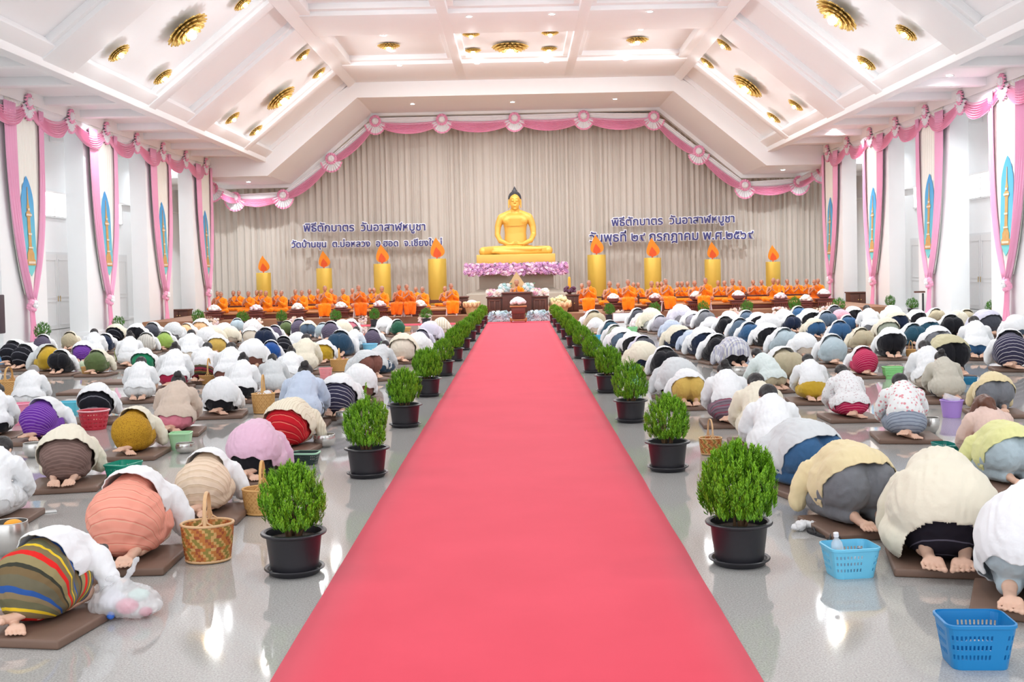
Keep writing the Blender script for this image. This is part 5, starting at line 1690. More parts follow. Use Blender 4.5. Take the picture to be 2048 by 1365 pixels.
# candles --------------------------------------------------------------------
CAND = mat('candle_gold_satin', (234, 196, 86), .38, metal=.25, var=.05, scale=2)
FL1 = mat('flame_orange', (240, 140, 24), .6, var=.12, scale=6); FL2 = mat('flame_red', (226, 84, 30), .6, var=.12, scale=6)
YC = 50.2
def flame_outline(w, h, n_=22):
    L, R_ = [], []
    for i in range(n_ + 1):
        v = i / n_
        ww = w * (math.sin(min(1, v * 1.02) ** .62 * math.pi)) ** .9 * (1 - .25 * v)
        b_ = .10 * w * math.sin(v * 5)
        L.append((-max(ww, .002) + b_, h * v)); R_.append((max(ww, .002) + b_, h * v))
    return R_ + list(reversed(L))
for i, (x, yt, w, fy) in enumerate([(527, 546, 29, 511), (648, 537, 31, 501), (764, 528, 34, 488), (874, 518, 37, 474), (1193, 510, 37, 469), (1305, 516, 34, 475), (1425, 519, 32, 483), (1546, 524, 29, 490)]):
    p = at(x, yt, YC); r_ = w / 2 * YC / F; zf = at(x, fy, YC).z; 
    t = thing('giant_candle', 'giant golden candle with a cut-out orange flame, %s of the altar, %s from it' % ('left' if i < 4 else 'right', ordn[3 - i] if i < 3 else ('nearest' if i in (3, 4) else ordn[i - 4])), 'candle', (p.x, YC, ST), 0, 'giant candles before the curtain')
    h = p.z - ST
    MB().lathe([(r_ * .98, 0), (r_, .01), (r_, h - .02), (r_ * .985, h), (r_ * .9, h + .002), (r_ * .86, h - .04), (.001, h - .05)], 48).build('wax_body', CAND, t, angle=.8)
    H_ = zf - p.z - .03
    f = MB().prism(flame_outline(H_ * .36, H_ * .96), -.02, .02, fn=lambda a, z, y: Vector((a, y, h + .05 + z))).build('flame', FL1, t, smooth=False); f['label'] = 'orange flame board'
    MB().prism(flame_outline(H_ * .20, H_ * .5), -.03, -.02, fn=lambda a, z, y: Vector((a, y, h + .06 + z))).build('flame_heart', FL2, f, smooth=False)
    MB().cap([(0, 0, h - .06), (0, 0, h + .1)], .03).build('wick', FL2, t)

# lettering -------------------------------------------------------------------
BLUET = mat('blue_letters', (62, 64, 130), .6, var=.05); WHT = mat('white_letter_edge', (242, 242, 248), .6, var=.02)
def lettering(text, x0, x1, yb0, yb1, label, Y=51.6):
    a, b2 = at(x0, yb0, Y), at(x1, yb1, Y)
    t = thing('wall_lettering', label, 'lettering', ((a.x + b2.x) / 2, Y, (a.z + b2.z) / 2), 0, 'blue lettering on the curtain')
    ang = math.atan2(b2.z - a.z, b2.x - a.x); wid = (b2 - a).length
    for nm, off, m_, ex, dy in (('outline', .045, WHT, .012, .0), ('letters', .008, BLUET, .012, -.03)):
        c = bpy.data.curves.new(nm, 'FONT'); c.body = text; c.align_x = 'CENTER'; c.size = 1.0; c.offset = 0
        o = bpy.data.objects.new(nm, c); COL.objects.link(o)
        bpy.context.view_layer.update(); w0 = max(o.dimensions.x, .01)
        k = wid / w0
        c.size = k; c.resolution_u = 6
        if nm == 'outline': c.extrude = 0; c.bevel_depth = .042; c.bevel_resolution = 2
        else: c.extrude = ex; c.bevel_depth = .007; c.bevel_resolution = 1
        dg = bpy.context.evaluated_depsgraph_get(); dg.update()
        me = bpy.data.meshes.new_from_object(o.evaluated_get(dg)); bpy.data.objects.remove(o); bpy.data.curves.remove(c)
        if nm == 'outline':
            for v in me.vertices: v.co.z *= .3
        me.materials.clear(); me.materials.append(m_)
        q = obj(nm, me, None, t, (0, dy, 0)); q.rotation_euler = (math.pi / 2, -ang, 0)
        q['label'] = 'white letter edge' if nm == 'outline' else 'blue letters'
    return t
lettering('พิธีตักบาตร  วันอาสาฬหบูชา', 608, 851, 463.5, 461, 'upper line of blue Thai lettering left of the statue')
lettering('วัดบ้านขุน  ต.บ่อหลวง  อ.ฮอด  จ.เชียงใหม่', 584, 884, 495.5, 491.5, 'lower line of blue Thai lettering left of the statue')
lettering('พิธีตักบาตร  วันอาสาฬหบูชา', 1224, 1469, 452.5, 444.5, 'upper line of blue Thai lettering right of the statue')
lettering('วันพุธที่ ๒๙ กรกฎาคม พ.ศ.๒๕๖๙', 1179, 1506, 484.5, 477.5, 'lower line of blue Thai lettering right of the statue')

# dark cabinets and sundry by the altar ---------------------------------------
def cabinet(x0, x1, yt, yb, Y, label, base=0.0):
    a, b2 = at(x0, yt, Y), at(x1, yb, Y)
    w = b2.x - a.x; h = a.z - base
    t = thing('wooden_cabinet', label, 'cabinet', ((a.x + b2.x) / 2, Y, base))
    MB().rbox((0, .3, h / 2), (w, .6, h), .015).build('body', BROWN, t)
    MB().rbox((0, .29, h - .02), (w + .06, .68, .05), .01).build('top', BROWN, t)
    for s in (-1, 1): 
        d = MB().rbox((s * w / 4, -.012, h * .48), (w / 2 - .04, .025, h * .8), .008).build('door', BROWN, t)
        MB().ell((s * .05, -.035, h * .5), .018).build('knob', GOLD, d)
cabinet(339, 376, 620, 643, 42.6, 'dark brown cabinet between the last two left pillars')
cabinet(1700, 1738, 585, 614, 42.6, 'dark brown cabinet between the last two right pillars')
cabinet(912, 936, 594, 632, 38.2, 'dark brown cabinet left of the altar, behind the cloth-covered urn', ST)
cabinet(1134, 1158, 590, 632, 38.2, 'dark brown cabinet right of the altar, with a yellow candle on top', ST)
# candle in a dark flower stand
p = at(1139, 577, 38.4); 
t = thing('flower_candle_stand', 'tall yellow candle rising from dark purple flowers on the right cabinet', 'candle stand', (p.x, 38.45, at(1139, 592, 38.4).z - .02))
MB().lathe([(.10, 0), (.06, .03), (.05, .10), (.13, .17), (.12, .2), (.001, .2)], 20).build('vase', BROWN, t)
mb = MB(); rr = random.Random(4)
for i in range(60):
    a = rr.uniform(0, 6.28); q = .19 * math.sqrt(rr.random())
    mb.ell((q * math.cos(a), q * math.sin(a), .24 + rr.uniform(-.07, .08)), .045, None, 7, 5)
mb.build('purple_flowers', mat('petal_plum', (104, 66, 92), .7, var=.2), t)['label'] = 'dark purple flowers'
MB().lathe([(.05, .25), (.046, .62), (.03, .66), (.001, .68)], 18).build('candle', mat('candle_yellow', (236, 170, 40), .5), t)['label'] = 'yellow candle'
# urns with cloth ruffles
for x, Y, nm, fl in ((944, 37.6, 'left', False), (1121, 37.6, 'right', True)):
    us = .72 if not fl else .9
    p = at(x, 632, Y); zt = at(x, 606, Y).z
    t = thing('ruffled_urn', '%s urn with golden ruffled cloth %s of the brown desk' % ('flower-filled' if fl else 'pale cloth-covered', nm), 'urn', (p.x, Y, ST - .0))
    h = (zt - ST) / us; t.scale = (us, us, us)
    MB().lathe([(.16, 0), (.24, .02), (.30, h * .5), (.34, h * .9), (.30, h), (.001, h)], 28).build('bowl', mat('pale_gold_cloth', (222, 190, 140), .6, var=.1, scale=10), t)
    mb = MB()
    for i in range(22):
        a = i * .2856; mb.ell((.34 * math.cos(a), .34 * math.sin(a), h * (.93 if i % 2 else .78)), (.09, .09, .10), None, 8, 6)
    mb.build('ruffle', mat('apricot_cloth', (232, 196, 150), .6, var=.1), t)['label'] = 'apricot ruffle'
    if fl:
        mb = MB(); rr = random.Random(9)
        for i in range(70):
            a = rr.uniform(0, 6.28); q = .36 * math.sqrt(rr.random()); mb.ell((q * math.cos(a), q * math.sin(a), h + .06 + rr.uniform(-.04, .1) + .1 * (1 - q / .36)), .06, None, 7, 5)
        mb.build('cream_flowers', mat('petal_cream_yellow', (236, 228, 176), .7, var=.12), t)['label'] = 'cream flowers'
    else:
        MB().ell((0, 0, h * .95), (.27, .27, .16), None, 20, 12).build('cloth_cover', mat('grey_white_cloth', (216, 212, 210), .6), t)['label'] = 'pale cloth cover'
# ================================================================ MONKS
ORANGE = mat('orange_robe', (244, 136, 18), .8, spec=.2, var=.1, scale=7, bump=.4, bscale=14, sheen=.15)
ORANGE2 = mat('deep_orange_robe', (228, 112, 20), .8, spec=.2, var=.1, scale=7, bump=.4, bscale=14, sheen=.15)
STUB = mat('shaven_scalp', (150, 112, 96), .6, var=.1, scale=30)
def monk_body():
    mb = MB()
    mb.cap([(0, 0, .13), (0, .01, .30), (0, 0, .46), (0, 0, .53)], [.13, .125, .135, .10], 14)
    mb.ell((0, 0, .50), (.17, .09, .07)); mb.cap([(0, 0, .54), (0, .01, .64)], [.058, .05])
    head(mb, (0, .02, .735), (0, 1, -.12), (0, 0.1, 1))
    for s in (-1, 1):
        mb.cap([(s * .17, 0, .50), (s * .215, .06, .36), (s * .20, .12, .27)], [.052, .045, .038])
        mb.cap([(s * .20, .12, .27), (s * .11, .22, .36), (s * .025, .255, .44)], [.038, .033, .025])
        for k in range(4): mb.cap([(s * .014, .25 + (k - 1.5) * .016, .45), (s * .009, .262 + (k - 1.5) * .014, .52 + (.045, .058, .06, .045)[k])], [.0095, .007], 8)
        mb.ell((s * .016, .252, .46), (.015, .036, .045), None, 10, 8)
        mb.cap([(s * .016, .225, .45), (s * .012, .212, .495)], [.012, .009], 8)
        mb.cap([(s * .09, .02, .11), (s * .30, .20, .09)], [.09, .065]); mb.cap([(s * .30, .20, .07), (-s * .02, .27, .055 + .02 * s)], [.055, .04])
        foot(mb, (-s * .05, .27, .055 + .02 * s), (-s * .15, .25, .045 + .02 * s), .9)
    return fuse(mb, 'body', .0085, 2)
def monk_robe(chair, seed):
    mb = MB()
    mb.ell((0, .01, .15), (.185, .15, .15), None, 18, 12)
    mb.cap([(0, .0, .14), (0, .01, .30), (0, 0, .46), (-.02, 0, .53)], [.155, .145, .155, .115], 16)
    mb.ell((0, 0, .50), (.195, .11, .085), None, 16, 10)
    mb.cap([(-.17, 0, .50), (-.225, .06, .36), (-.215, .13, .26)], [.075, .075, .075], 14)
    mb.cap([(-.215, .13, .26), (-.13, .21, .33), (-.075, .235, .38)], [.068, .055, .042], 14)
    mb.cap([(-.20, .06, .3), (-.22, .10, .12)], [.08, .09], 12)
    if chair:
        for s in (-1, 1):
            mb.cap([(s * .09, .02, .10), (s * .16, .34, .08), (s * .15, .36, -.12), (s * .13, .36, -.26)], [.10, .095, .09, .085], 14)
        mb.ell((0, .30, -.05), (.20, .12, .25), None, 16, 12)
    else:
        for s in (-1, 1):
            mb.cap([(s * .09, .02, .11), (s * .31, .20, .085), (0, .29, .065)], [.11, .085, .06], 14)
        mb.ell((0, .16, .08), (.26, .16, .075), None, 18, 10)
    return fuse(mb, 'robe', .012, 4, [((-.02, 0, .585), (-.235, .0, -.215)), ((0, 0, .005 if not chair else -.30), (0, 0, 1))], .006, wrinkle(.016, 9, seed, (1.2, 1.2, .7)), wavy=.02)
MBODY = monk_body(); MBODY.materials.append(SKIN2)
MROBE = [monk_robe(False, 1), monk_robe(False, 8), monk_robe(True, 4)]
sc_ = MB(); c = Vector((0, .02, .735)); sc_.ell(c + Vector((0, -.016, .034)), (.0785, .095, .0885), None, 18, 12)
SCALP = sc_.mesh('shaven_hair'); bm = bmesh.new(); bm.from_mesh(SCALP)
bmesh.ops.bisect_plane(bm, geom=bm.verts[:] + bm.edges[:] + bm.faces[:], plane_co=c + Vector((0, .03, .045)), plane_no=Vector((0, .75, -.66)), clear_outer=True)
bm.to_mesh(SCALP); bm.free(); SCALP.shade_smooth(); SCALP.materials.append(STUB)
FRONT_Y, BACK_Y, CH_Y = 38.3, 40.6, 36.95
MONKS = '''
442 590 f 8|435 591 b 10|467 592 b 5|478 592 b 10|497 591 f 12|514 596 b 15|522 591 b 10|532 591 f 12|552 591 b 10|563 587 f 18|591 590 b 15|604 587 f 20|619 589 b 0|636 590 b 10|650 588 c -5|663 591 b 10|686 583 f 12
705 586 b 5|717 588 c -20|740 585 b 10|748 585 b -10|764 579 f 14|798 585 c 10|813 584 c -25|832 588 b 10|845 580 f 15|890 583 b 20|902 582 c -12
1164 578 b 15|1178 574 c 8|1219 569 f 5|1236 573 b 0|1256 577 c 5|1267 575 b 8|1276 575 b -10|1303 569 f 5|1315 573 b 0|1323 575 b 5|1331 575 c -20|1355 574 b 0|1364 574 b 10|1375 572 b 10|1389 567 f 8|1411 573 c 20
1436 569 b 5|1449 573 b 10|1465 564 f 8|1479 568 b -10|1506 569 b 0|1523 569 b 10|1547 563 f 25|1556 564 b 20|1574 569 b -8|1594 565 b 0|1613 565 b 8|1629 565 f 20|1636 563 b 15
'''
lst = [q for ln in MONKS.strip().split('\n') for q in ln.split('|')]
cnt = {}
mk = []
for q in lst:
    x, y, r_, a = q.split(); x, y, a = float(x), float(y), float(a)
    mk.append([x, y, r_, a, 'left' if x < 1032 else 'right'])
STOOL = mat('white_plastic', (236, 236, 238), .35, var=.03)
for x, y, r_, a, sd in mk:
    Y = {'f': FRONT_Y, 'b': BACK_Y, 'c': CH_Y}[r_]
    P = atY(x, y, Y)
    k = sum(1 for m_ in mk if m_[4] == sd and m_[2] == r_ and (m_[0] > x if sd == 'left' else m_[0] < x))
    n_ = ordn[k] if 0 < k < 11 else ('first' if k == 0 else ['twelfth', 'thirteenth', 'fourteenth', 'fifteenth', 'sixteenth', 'seventeenth', 'eighteenth', 'nineteenth', 'twentieth'][min(k - 11, 8)])
    row = {'f': 'front bench', 'b': 'rear bench', 'c': 'white stools'}[r_]
    lab = 'monk in orange robe praying on the %s %s of the altar, %s from it' % (row, sd, n_)
    seat = .42 if r_ != 'c' else .56
    s = max(.86, min(1.12, (P.z - seat) / .735))
    o = obj('person', MBODY, None, None, (P.x, Y, seat)); yaw = math.pi + math.radians(-a) ; o.rotation_euler = (0, 0, yaw); o.scale = (s, s, s)
    tag(o, lab, 'person', 'monks seated on the stage')
    rb = obj('robe', MROBE[2 if r_ == 'c' else (0 if k % 2 else 1)], (ORANGE2 if (int(x) % 3 == 0) else ORANGE), o, own=True); rb['label'] = 'orange robe off one shoulder'
    obj('shaven_hair', SCALP, None, o)
    if r_ == 'c':
        t = thing('plastic_stool', 'white plastic stool under the monk on white stools %s of the altar, %s from it' % (sd, n_), 'stool', (P.x, Y, ST), 0, 'white stools before the benches')
        hgt = seat - ST
        MB().rbox((0, 0.02, hgt - .02), (.34, .34, .035), .012).build('seat', STOOL, t)
        for sx in (-1, 1):
            for sy in (-1, 1): MB().tube([(sx * .13, sy * .13 + .02, hgt - .03), (sx * .17, sy * .17 + .02, 0)], [.02, .016], 8).build('leg', STOOL, t)
# chief monk behind the desk, under a small pointed panel
P = atY(1033, 566, 38.1)
t = thing('preaching_seat', 'brown raised seat behind the desk under the chief monk', 'seat', (P.x, 38.35, ST))
MB().rbox((0, 0.1, (P.z - .735 - ST) / 2), (.8, .6, P.z - .735 - ST), .02).build('box', BROWN, t)
MB().prism([(-.42, .0), (.42, .0), (.42, .5), (.2, .8), (.0, 1.12), (-.2, .8), (-.42, .5)], .36, .40, fn=lambda a, z, y: Vector((a, y, P.z - .735 - ST + z))).build('pointed_back', mat('pale_gold_cloth', (222, 190, 140), .6, var=.1, scale=10), t, smooth=False)
o = obj('person', MBODY, None, None, (P.x, 38.3, P.z - .735)); o.rotation_euler = (0, 0, math.pi)
tag(o, 'chief monk in orange robe seated behind the dark brown desk', 'person', 'monks seated on the stage')
obj('robe', MROBE[0], ORANGE, o, own=True)['label'] = 'orange robe off one shoulder'; obj('shaven_hair', SCALP, None, o)

# benches
REDW = _M['red_brown_wood']
def bench(x0, x1, Y, top, label):
    t = thing('monk_bench', label, 'bench', ((x0 + x1) / 2, Y, ST)); w = x1 - x0; h = top - ST
    MB().rbox((0, .12, h - .03), (w, 1.1, .06), .012).build('seat_boards', TAN, t)
    MB().rbox((0, .12, (h - .06) / 2), (w - .08, 1.0, h - .06), .01).build('apron', REDW, t)
    n_ = max(2, int(w / 1.25))
    for i in range(n_ + 1):
        x = -w / 2 + .05 + (w - .1) * i / n_
        MB().lathe([(.035, h), (.035, h + .22), (.05, h + .24), (.05, h + .28), (.025, h + .3), (.03, h + .34), (.001, h + .36)], 12, (x, .60, 0)).build('post', BROWN, t)
    MB().rbox((0, .60, h + .2), (w - .1, .03, .06), .008).build('rail', BROWN, t)
bench(atY(430, 620, FRONT_Y).x, atY(925, 620, FRONT_Y).x, FRONT_Y, .42, 'long brown front bench carrying monks left of the altar')
bench(atY(1205, 610, FRONT_Y).x, atY(1648, 600, FRONT_Y).x, FRONT_Y, .42, 'long brown front bench carrying monks right of the altar')
bench(atY(426, 620, BACK_Y).x, atY(930, 620, BACK_Y).x, BACK_Y, .42, 'long brown rear bench carrying monks left of the altar')
bench(atY(1150, 610, BACK_Y).x, atY(1650, 600, BACK_Y).x, BACK_Y, .42, 'long brown rear bench carrying monks right of the altar')
# low tables with heaped bowls
heapm = []
for q, cc in enumerate(((238, 232, 228), (226, 206, 208), (232, 226, 214))):
    mb = MB(); rr = random.Random(q + 3)
    for i in range(24):
        a = i * 2.4; d_ = .19 * math.sqrt(i / 24); mb.ell((d_ * math.cos(a), d_ * math.sin(a), .02 + .13 * (1 - i / 24) + rr.uniform(-.01, .02)), (.055, .05, .045), None, 8, 5)
    me = fuse(mb, 'wrapped_food', .014, 1, [((0, 0, .0), (0, 0, 1))], 0, wrinkle(.012, 18, q)); me.materials.append(mat('food_wrap_%s' % 'abc'[q], cc, .35, var=.2, scale=26)); heapm.append(me)
BOWLM = mat('pink_silver_bowl', (176, 132, 132), .3, metal=.5, var=.1)
bowl_me = MB().lathe([(.10, 0), (.12, .0), (.20, .07), (.245, .14), (.26, .145), (.235, .15), (.18, .09), (.001, .06)], 30).mesh('bowl'); bowl_me.materials.append(BOWLM)
plate_me = MB().lathe([(.12, 0), (.20, .012), (.26, .045), (.255, .05), (.19, .024), (.001, .02)], 30).mesh('tray'); plate_me.materials.append(BOWLM)
TB = [(429, 624, 0), (512, 623, 0), (595, 621, 0), (682, 618, 0), (759, 615, 0), (840, 615, 0), (1227, 606, 1), (1311, 605, 1), (1393, 602, 1), (1477, 600, 1), (1561, 599, 0), (1612, 604, 0), (1648, 597, 1)]
for i, (x, y, bw) in enumerate(TB):
    Y = 37.25; P = atY(x, y, Y); top = max(.42, min(.62, P.z)); h = top - ST
    sd = 'left' if x < 1032 else 'right'; kk = 5 - i if i < 6 else i - 6
    nm = '%s of the altar, %s from it' % (sd, 'first' if kk == 0 else ordn[kk])
    t = thing('low_table', 'low red-brown table with spindled apron before the monks, ' + nm, 'table', (P.x, Y, ST), 0, 'low tables before the monks')
    MB().rbox((0, 0, h - .02), (.62 if i != 11 else .42, .44, .04), .01).build('table_top', REDW, t)
    mb = MB().rbox((0, 0, h - .09), (.52 if i != 11 else .36, .36, .08), .008)
    for j in range(8 if i != 11 else 5): mb.tube([((j - (3.5 if i != 11 else 2)) * .065, -.17, .05), ((j - (3.5 if i != 11 else 2)) * .065, -.17, h - .1)], .012, 6)
    mb.rbox((0, 0, .035), (.52 if i != 11 else .36, .38, .05), .008); mb.build('spindled_apron', REDW, t)
    b2 = obj('offering_bowl' if bw else 'offering_tray', bowl_me if bw else plate_me, None, None, (P.x, Y, top)); tag(b2, '%s on the low table %s' % ('pinkish metal bowl' if bw else 'pinkish metal tray', nm), 'bowl' if bw else 'tray', 'bowls and trays before the monks')
    f = obj('wrapped_food', heapm[i % 3], None, None, (P.x, Y, top + (.105 if bw else .028))); tag(f, 'heap of wrapped food in the %s %s' % ('bowl' if bw else 'tray', nm), 'food', 'heaped offerings before the monks'); f.scale = (1, 1, 1.1)
# white flowers along the stage foot
WF = [fc('white', (240, 234, 232)), fc('cream_w', (238, 226, 206))]
LVD = mat('flower_leaf_deep', (88, 92, 60), .6, var=.3, scale=20)
for x, y, w, nm in ((424, 652, 28, 'at the far left corner'), (512, 645, 26, 'second from the left corner'), (592, 641, 22, 'third from the left corner'), (725, 636, 14, 'small, fourth from the left corner'), (850, 641, 26, 'last one left of the altar'),
                (1240, 626, 14, 'small, first one right of the altar'), (1288, 627, 16, 'second right of the altar'), (1372, 624, 18, 'third right of the altar'), (1474, 621, 24, 'fourth right of the altar'), (1562, 620, 30, 'fifth right of the altar'), (1650, 616, 26, 'at the far right corner')):
    P = atY(x, y, 36.65); xa = w / 2 * 36.6 / F
    flower_mass('flower_bed', 'white flowers at the foot of the stage, ' + nm, (xa, .10, .14), 46, WF, LVD, (P.x, 36.72, 0), .055, int(x))
# white notice board on a stand
P = atY(1242, 635, 34.6)
t = thing('notice_board', 'blank white notice board on a short post, right of the carpet before the stage', 'notice board', (P.x, 34.6, 0))
MB().rbox((0, 0, P.z), (.50, .02, .27), .004).build('panel', STOOL, t)
mb = MB()
for z in (-.14, .14): mb.rbox((0, -.004, P.z + z), (.53, .03, .022), .004)
for x in (-.255, .255): mb.rbox((x, -.004, P.z), (.022, .03, .30), .004)
mb.build('frame', mat('rose_wood', (150, 104, 96), .5, var=.1), t)
MB().tube([(0, .02, P.z - .14), (0, .02, .02)], .015, 8).build('post', BROWN, t); MB().lathe([(.12, 0), (.12, .012), (.02, .03)], 18, (0, .02, 0)).build('foot', BROWN, t)
# ================================================================ BASKETS, BOWLS AND BAGS ON THE FLOOR
def plastic(n_, c): return mat('plastic_' + n_, c, .38, var=.04, scale=5)
SILV = mat('silver_metal', (214, 212, 208), .24, metal=.85, var=.08, scale=20)
def holes_grid(P, nu, nv, is_hole, wrap):
    vs = [p for r_ in P for p in r_]; fs = []
    W_ = nu if wrap else nu + 1
    for j in range(nv):
        for i in range(nu):
            if is_hole(i, j): continue
            i2 = (i + 1) % W_ if wrap else i + 1
            fs.append((j * W_ + i, j * W_ + i2, (j + 1) * W_ + i2, (j + 1) * W_ + i))
    return vs, fs
def wall(name, P, nu, nv, hole, m_, parent, th, wrap=True):
    vs, fs = holes_grid(P, nu, nv, hole, wrap)
    mb = MB(); mb.add(vs, fs); o = mb.build(name, m_, parent, smooth=False)
    mo = o.modifiers.new('thickness', 'SOLIDIFY'); mo.thickness = th; mo.offset = 0
    return o
def ring_pts(w, d, r, n_per=10):
    """rounded rectangle, counter-clockwise, w x d"""
    pts = []
    for cx_, cy_, a0 in ((w / 2 - r, d / 2 - r, 0), (-w / 2 + r, d / 2 - r, 90), (-w / 2 + r, -d / 2 + r, 180), (w / 2 - r, -d / 2 + r, 270)):
        for k in range(4):
            a = math.radians(a0 + 30 * k); pts.append((cx_ + r * math.cos(a), cy_ + r * math.sin(a)))
    # even spacing
    L = []; n_ = len(pts)
    for i in range(n_):
        L.append((Vector((pts[(i + 1) % n_][0], pts[(i + 1) % n_][1])) - Vector(pts[i])).length)
    tot = sum(L); N_ = n_per * 4; out = []; i = 0; acc = 0
    for k in range(N_):
        t = tot * k / N_
        while acc + L[i] < t: acc += L[i]; i += 1
        out.append(Vector(pts[i]).lerp(Vector(pts[(i + 1) % n_]), (t - acc) / L[i]))
    return out
def rect_basket(x, y, w, d, h, col, rz, label, rim=None, rows=(2, 3), n_per=22, solid_=False, group='plastic baskets and buckets'):
    p = gnd(x, y); s_ = p.y / F
    c = Vector((p.x, p.y + d / 2, 0))
    t = thing('plastic_basket', label, 'basket', c, rz, group)
    m_ = plastic(*col); nv = 9
    P = []
    for j in range(nv + 1):
        v = j / nv; k = .80 + .20 * v
        P.append([Vector((q.x, q.y, .004 + h * v)) for q in ring_pts(w * k, d * k, .035, n_per)])
    wall('side_wall', P, n_per * 4, nv, (lambda i, j: False) if solid_ else (lambda i, j: i % 2 == 1 and j in (2, 4, 6) and (i % n_per) > 2 and (i % n_per) < n_per - 3), m_, t, .004)
    MB().prism([(q.x, q.y) for q in ring_pts(w * .8, d * .8, .035, n_per)], 0, .006).build('bottom', m_, t, smooth=False)
    o = ring_pts(w * 1.05, d * 1.06, .045, n_per); i_ = ring_pts(w * .985, d * .98, .036, n_per); N_ = len(o)
    mb = MB(); vs = []
    for q, z in ((o, h - .006), (o, h + .006), (i_, h + .008), (i_, h - .004)): vs += [Vector((a.x, a.y, z)) for a in q]
    mb.add(vs, [(k * N_ + i, k * N_ + (i + 1) % N_, ((k + 1) % 4) * N_ + (i + 1) % N_, ((k + 1) % 4) * N_ + i) for k in range(4) for i in range(N_)])
    mb.build('rim', plastic(*rim) if rim else m_, t)
    return t
def round_basket(x, y, wtop, h, col, label, holes=True, rim=None, taper=.76, group='plastic baskets and buckets', check=None):
    p = gnd(x, y); s_ = p.y / F; r_ = wtop * s_ / 2; H_ = h * s_
    t = thing('plastic_basket', label, 'basket', (p.x, p.y + r_ * taper, 0), .2, group)
    m_ = plastic(*col); nu, nv = 48, 9
    P = [[Vector(((r_ * (taper + (1 - taper) * j / nv)) * math.cos(a * 2 * math.pi / nu), (r_ * (taper + (1 - taper) * j / nv)) * math.sin(a * 2 * math.pi / nu), .004 + H_ * j / nv)) for a in range(nu)] for j in range(nv + 1)]
    wall('side_wall', P, nu, nv, (lambda i, j: i % 3 != 0 and j in (1, 3, 5, 7)) if holes else (lambda i, j: False), m_, t, .004)
    MB().lathe([(.001, 0), (r_ * taper, 0), (r_ * taper, .008), (.001, .008)], 32).build('bottom', m_, t)
    MB().lathe([(r_ * .985, H_), (r_ * 1.06, H_ - .004), (r_ * 1.07, H_ + .006), (r_ * .985, H_ + .010)], 48, close=True).build('rim', plastic(*rim) if rim else m_, t)
    if not holes or check:
        pass
    return t
WK = [mat('wicker_orange', (196, 122, 58), .6, var=.15, scale=30), mat('wicker_olive', (150, 132, 62), .6, var=.15, scale=30), mat('wicker_tan', (216, 168, 104), .6, var=.12, scale=30), mat('wicker_red', (166, 84, 50), .6, var=.12, scale=30), mat('wicker_honey_dark', (200, 148, 86), .6, var=.12, scale=30)]
WKL = mat('wicker_pale_rim', (222, 180, 134), .55, var=.1, scale=20)
def wicker(x, y, wpx, hpx, handle_px, label, style=0, rz=.1, oval=.8, fill=None):
    p = gnd(x, y); s_ = p.y / F; r_ = wpx * s_ / 2; H_ = hpx * s_
    t = thing('wicker_basket', label, 'basket', (p.x, p.y + r_ * oval * .85, 0), rz, 'wicker baskets')
    nu, nv = 56, 12; vs = []; fs = []; mi = []
    for j in range(nv + 1):
        v = j / nv; k = .84 + .16 * v + .02 * math.sin(v * 3)
        for i in range(nu):
            a = 2 * math.pi * i / nu; wv = .0035 * (1 if (i + j) % 2 else -1) * (r_ / .14)
            vs.append(Vector(((r_ * k + wv) * math.cos(a), (r_ * k * oval + wv) * math.sin(a), .008 + H_ * .96 * v)))
    for j in range(nv):
        for i in range(nu):
            fs.append((j * nu + i, j * nu + (i + 1) % nu, (j + 1) * nu + (i + 1) % nu, (j + 1) * nu + i))
            if style == 0: mi.append([0, 3, 0, 2, 1, 1, 2, 0][(i + j) % 8] if j % 4 else [0, 1, 2, 3][(i // 2) % 4])
            elif style == 1: mi.append(2 if (i + j) % 4 and (i - j) % 4 else 4)
            else: mi.append(2 if (i + j) % 2 else 4)
    mb = MB(); mb.add(vs, fs); mb.mi = mi
    o = mb.build('woven_body', WK, t); mo = o.modifiers.new('thickness', 'SOLIDIFY'); mo.thickness = .005; mo.offset = -1
    MB().lathe([(.001, .004), (r_ * .84, .004), (r_ * .84, .012), (.001, .012)], 40, sy=oval).build('bottom', WK[2], t)
    for nm, k, z, q in (('rim', 1.0, H_ * .985, .055), ('base_ring', .85, .011, .045)):
        MB().tube([(r_ * k * math.cos(a * .1309), r_ * k * oval * math.sin(a * .1309), z + .002) for a in range(48)], r_ * q, 8, closed=True).build(nm, WKL if style == 0 else WK[2], t)
    if handle_px:
        hz = handle_px * s_; mb = MB()
        arc = []
        for i in range(15):
            b_ = math.pi * i / 14; arc.append((0, r_ * oval * .98 * math.cos(b_), H_ + (hz) * (math.sin(b_) ** .6 if 0 < i < 14 else 0)))
        mb.tube(arc, r_ * .075, 8, flat=.55, upv=(1, 0, 0))
        for sg in (-1, 1):
            for k in (-1, 1):
                mb.tube([(k * r_ * .32, sg * r_ * oval * .93, H_), (k * r_ * .10, sg * r_ * oval * .98, H_ + hz * .12), (k * r_ * .04, sg * r_ * oval * .93, H_ + hz * .34)], [r_ * .035] * 3, 6)
        mb.build('handle', WKL if style == 0 else WK[2], t)
    return t, r_, H_
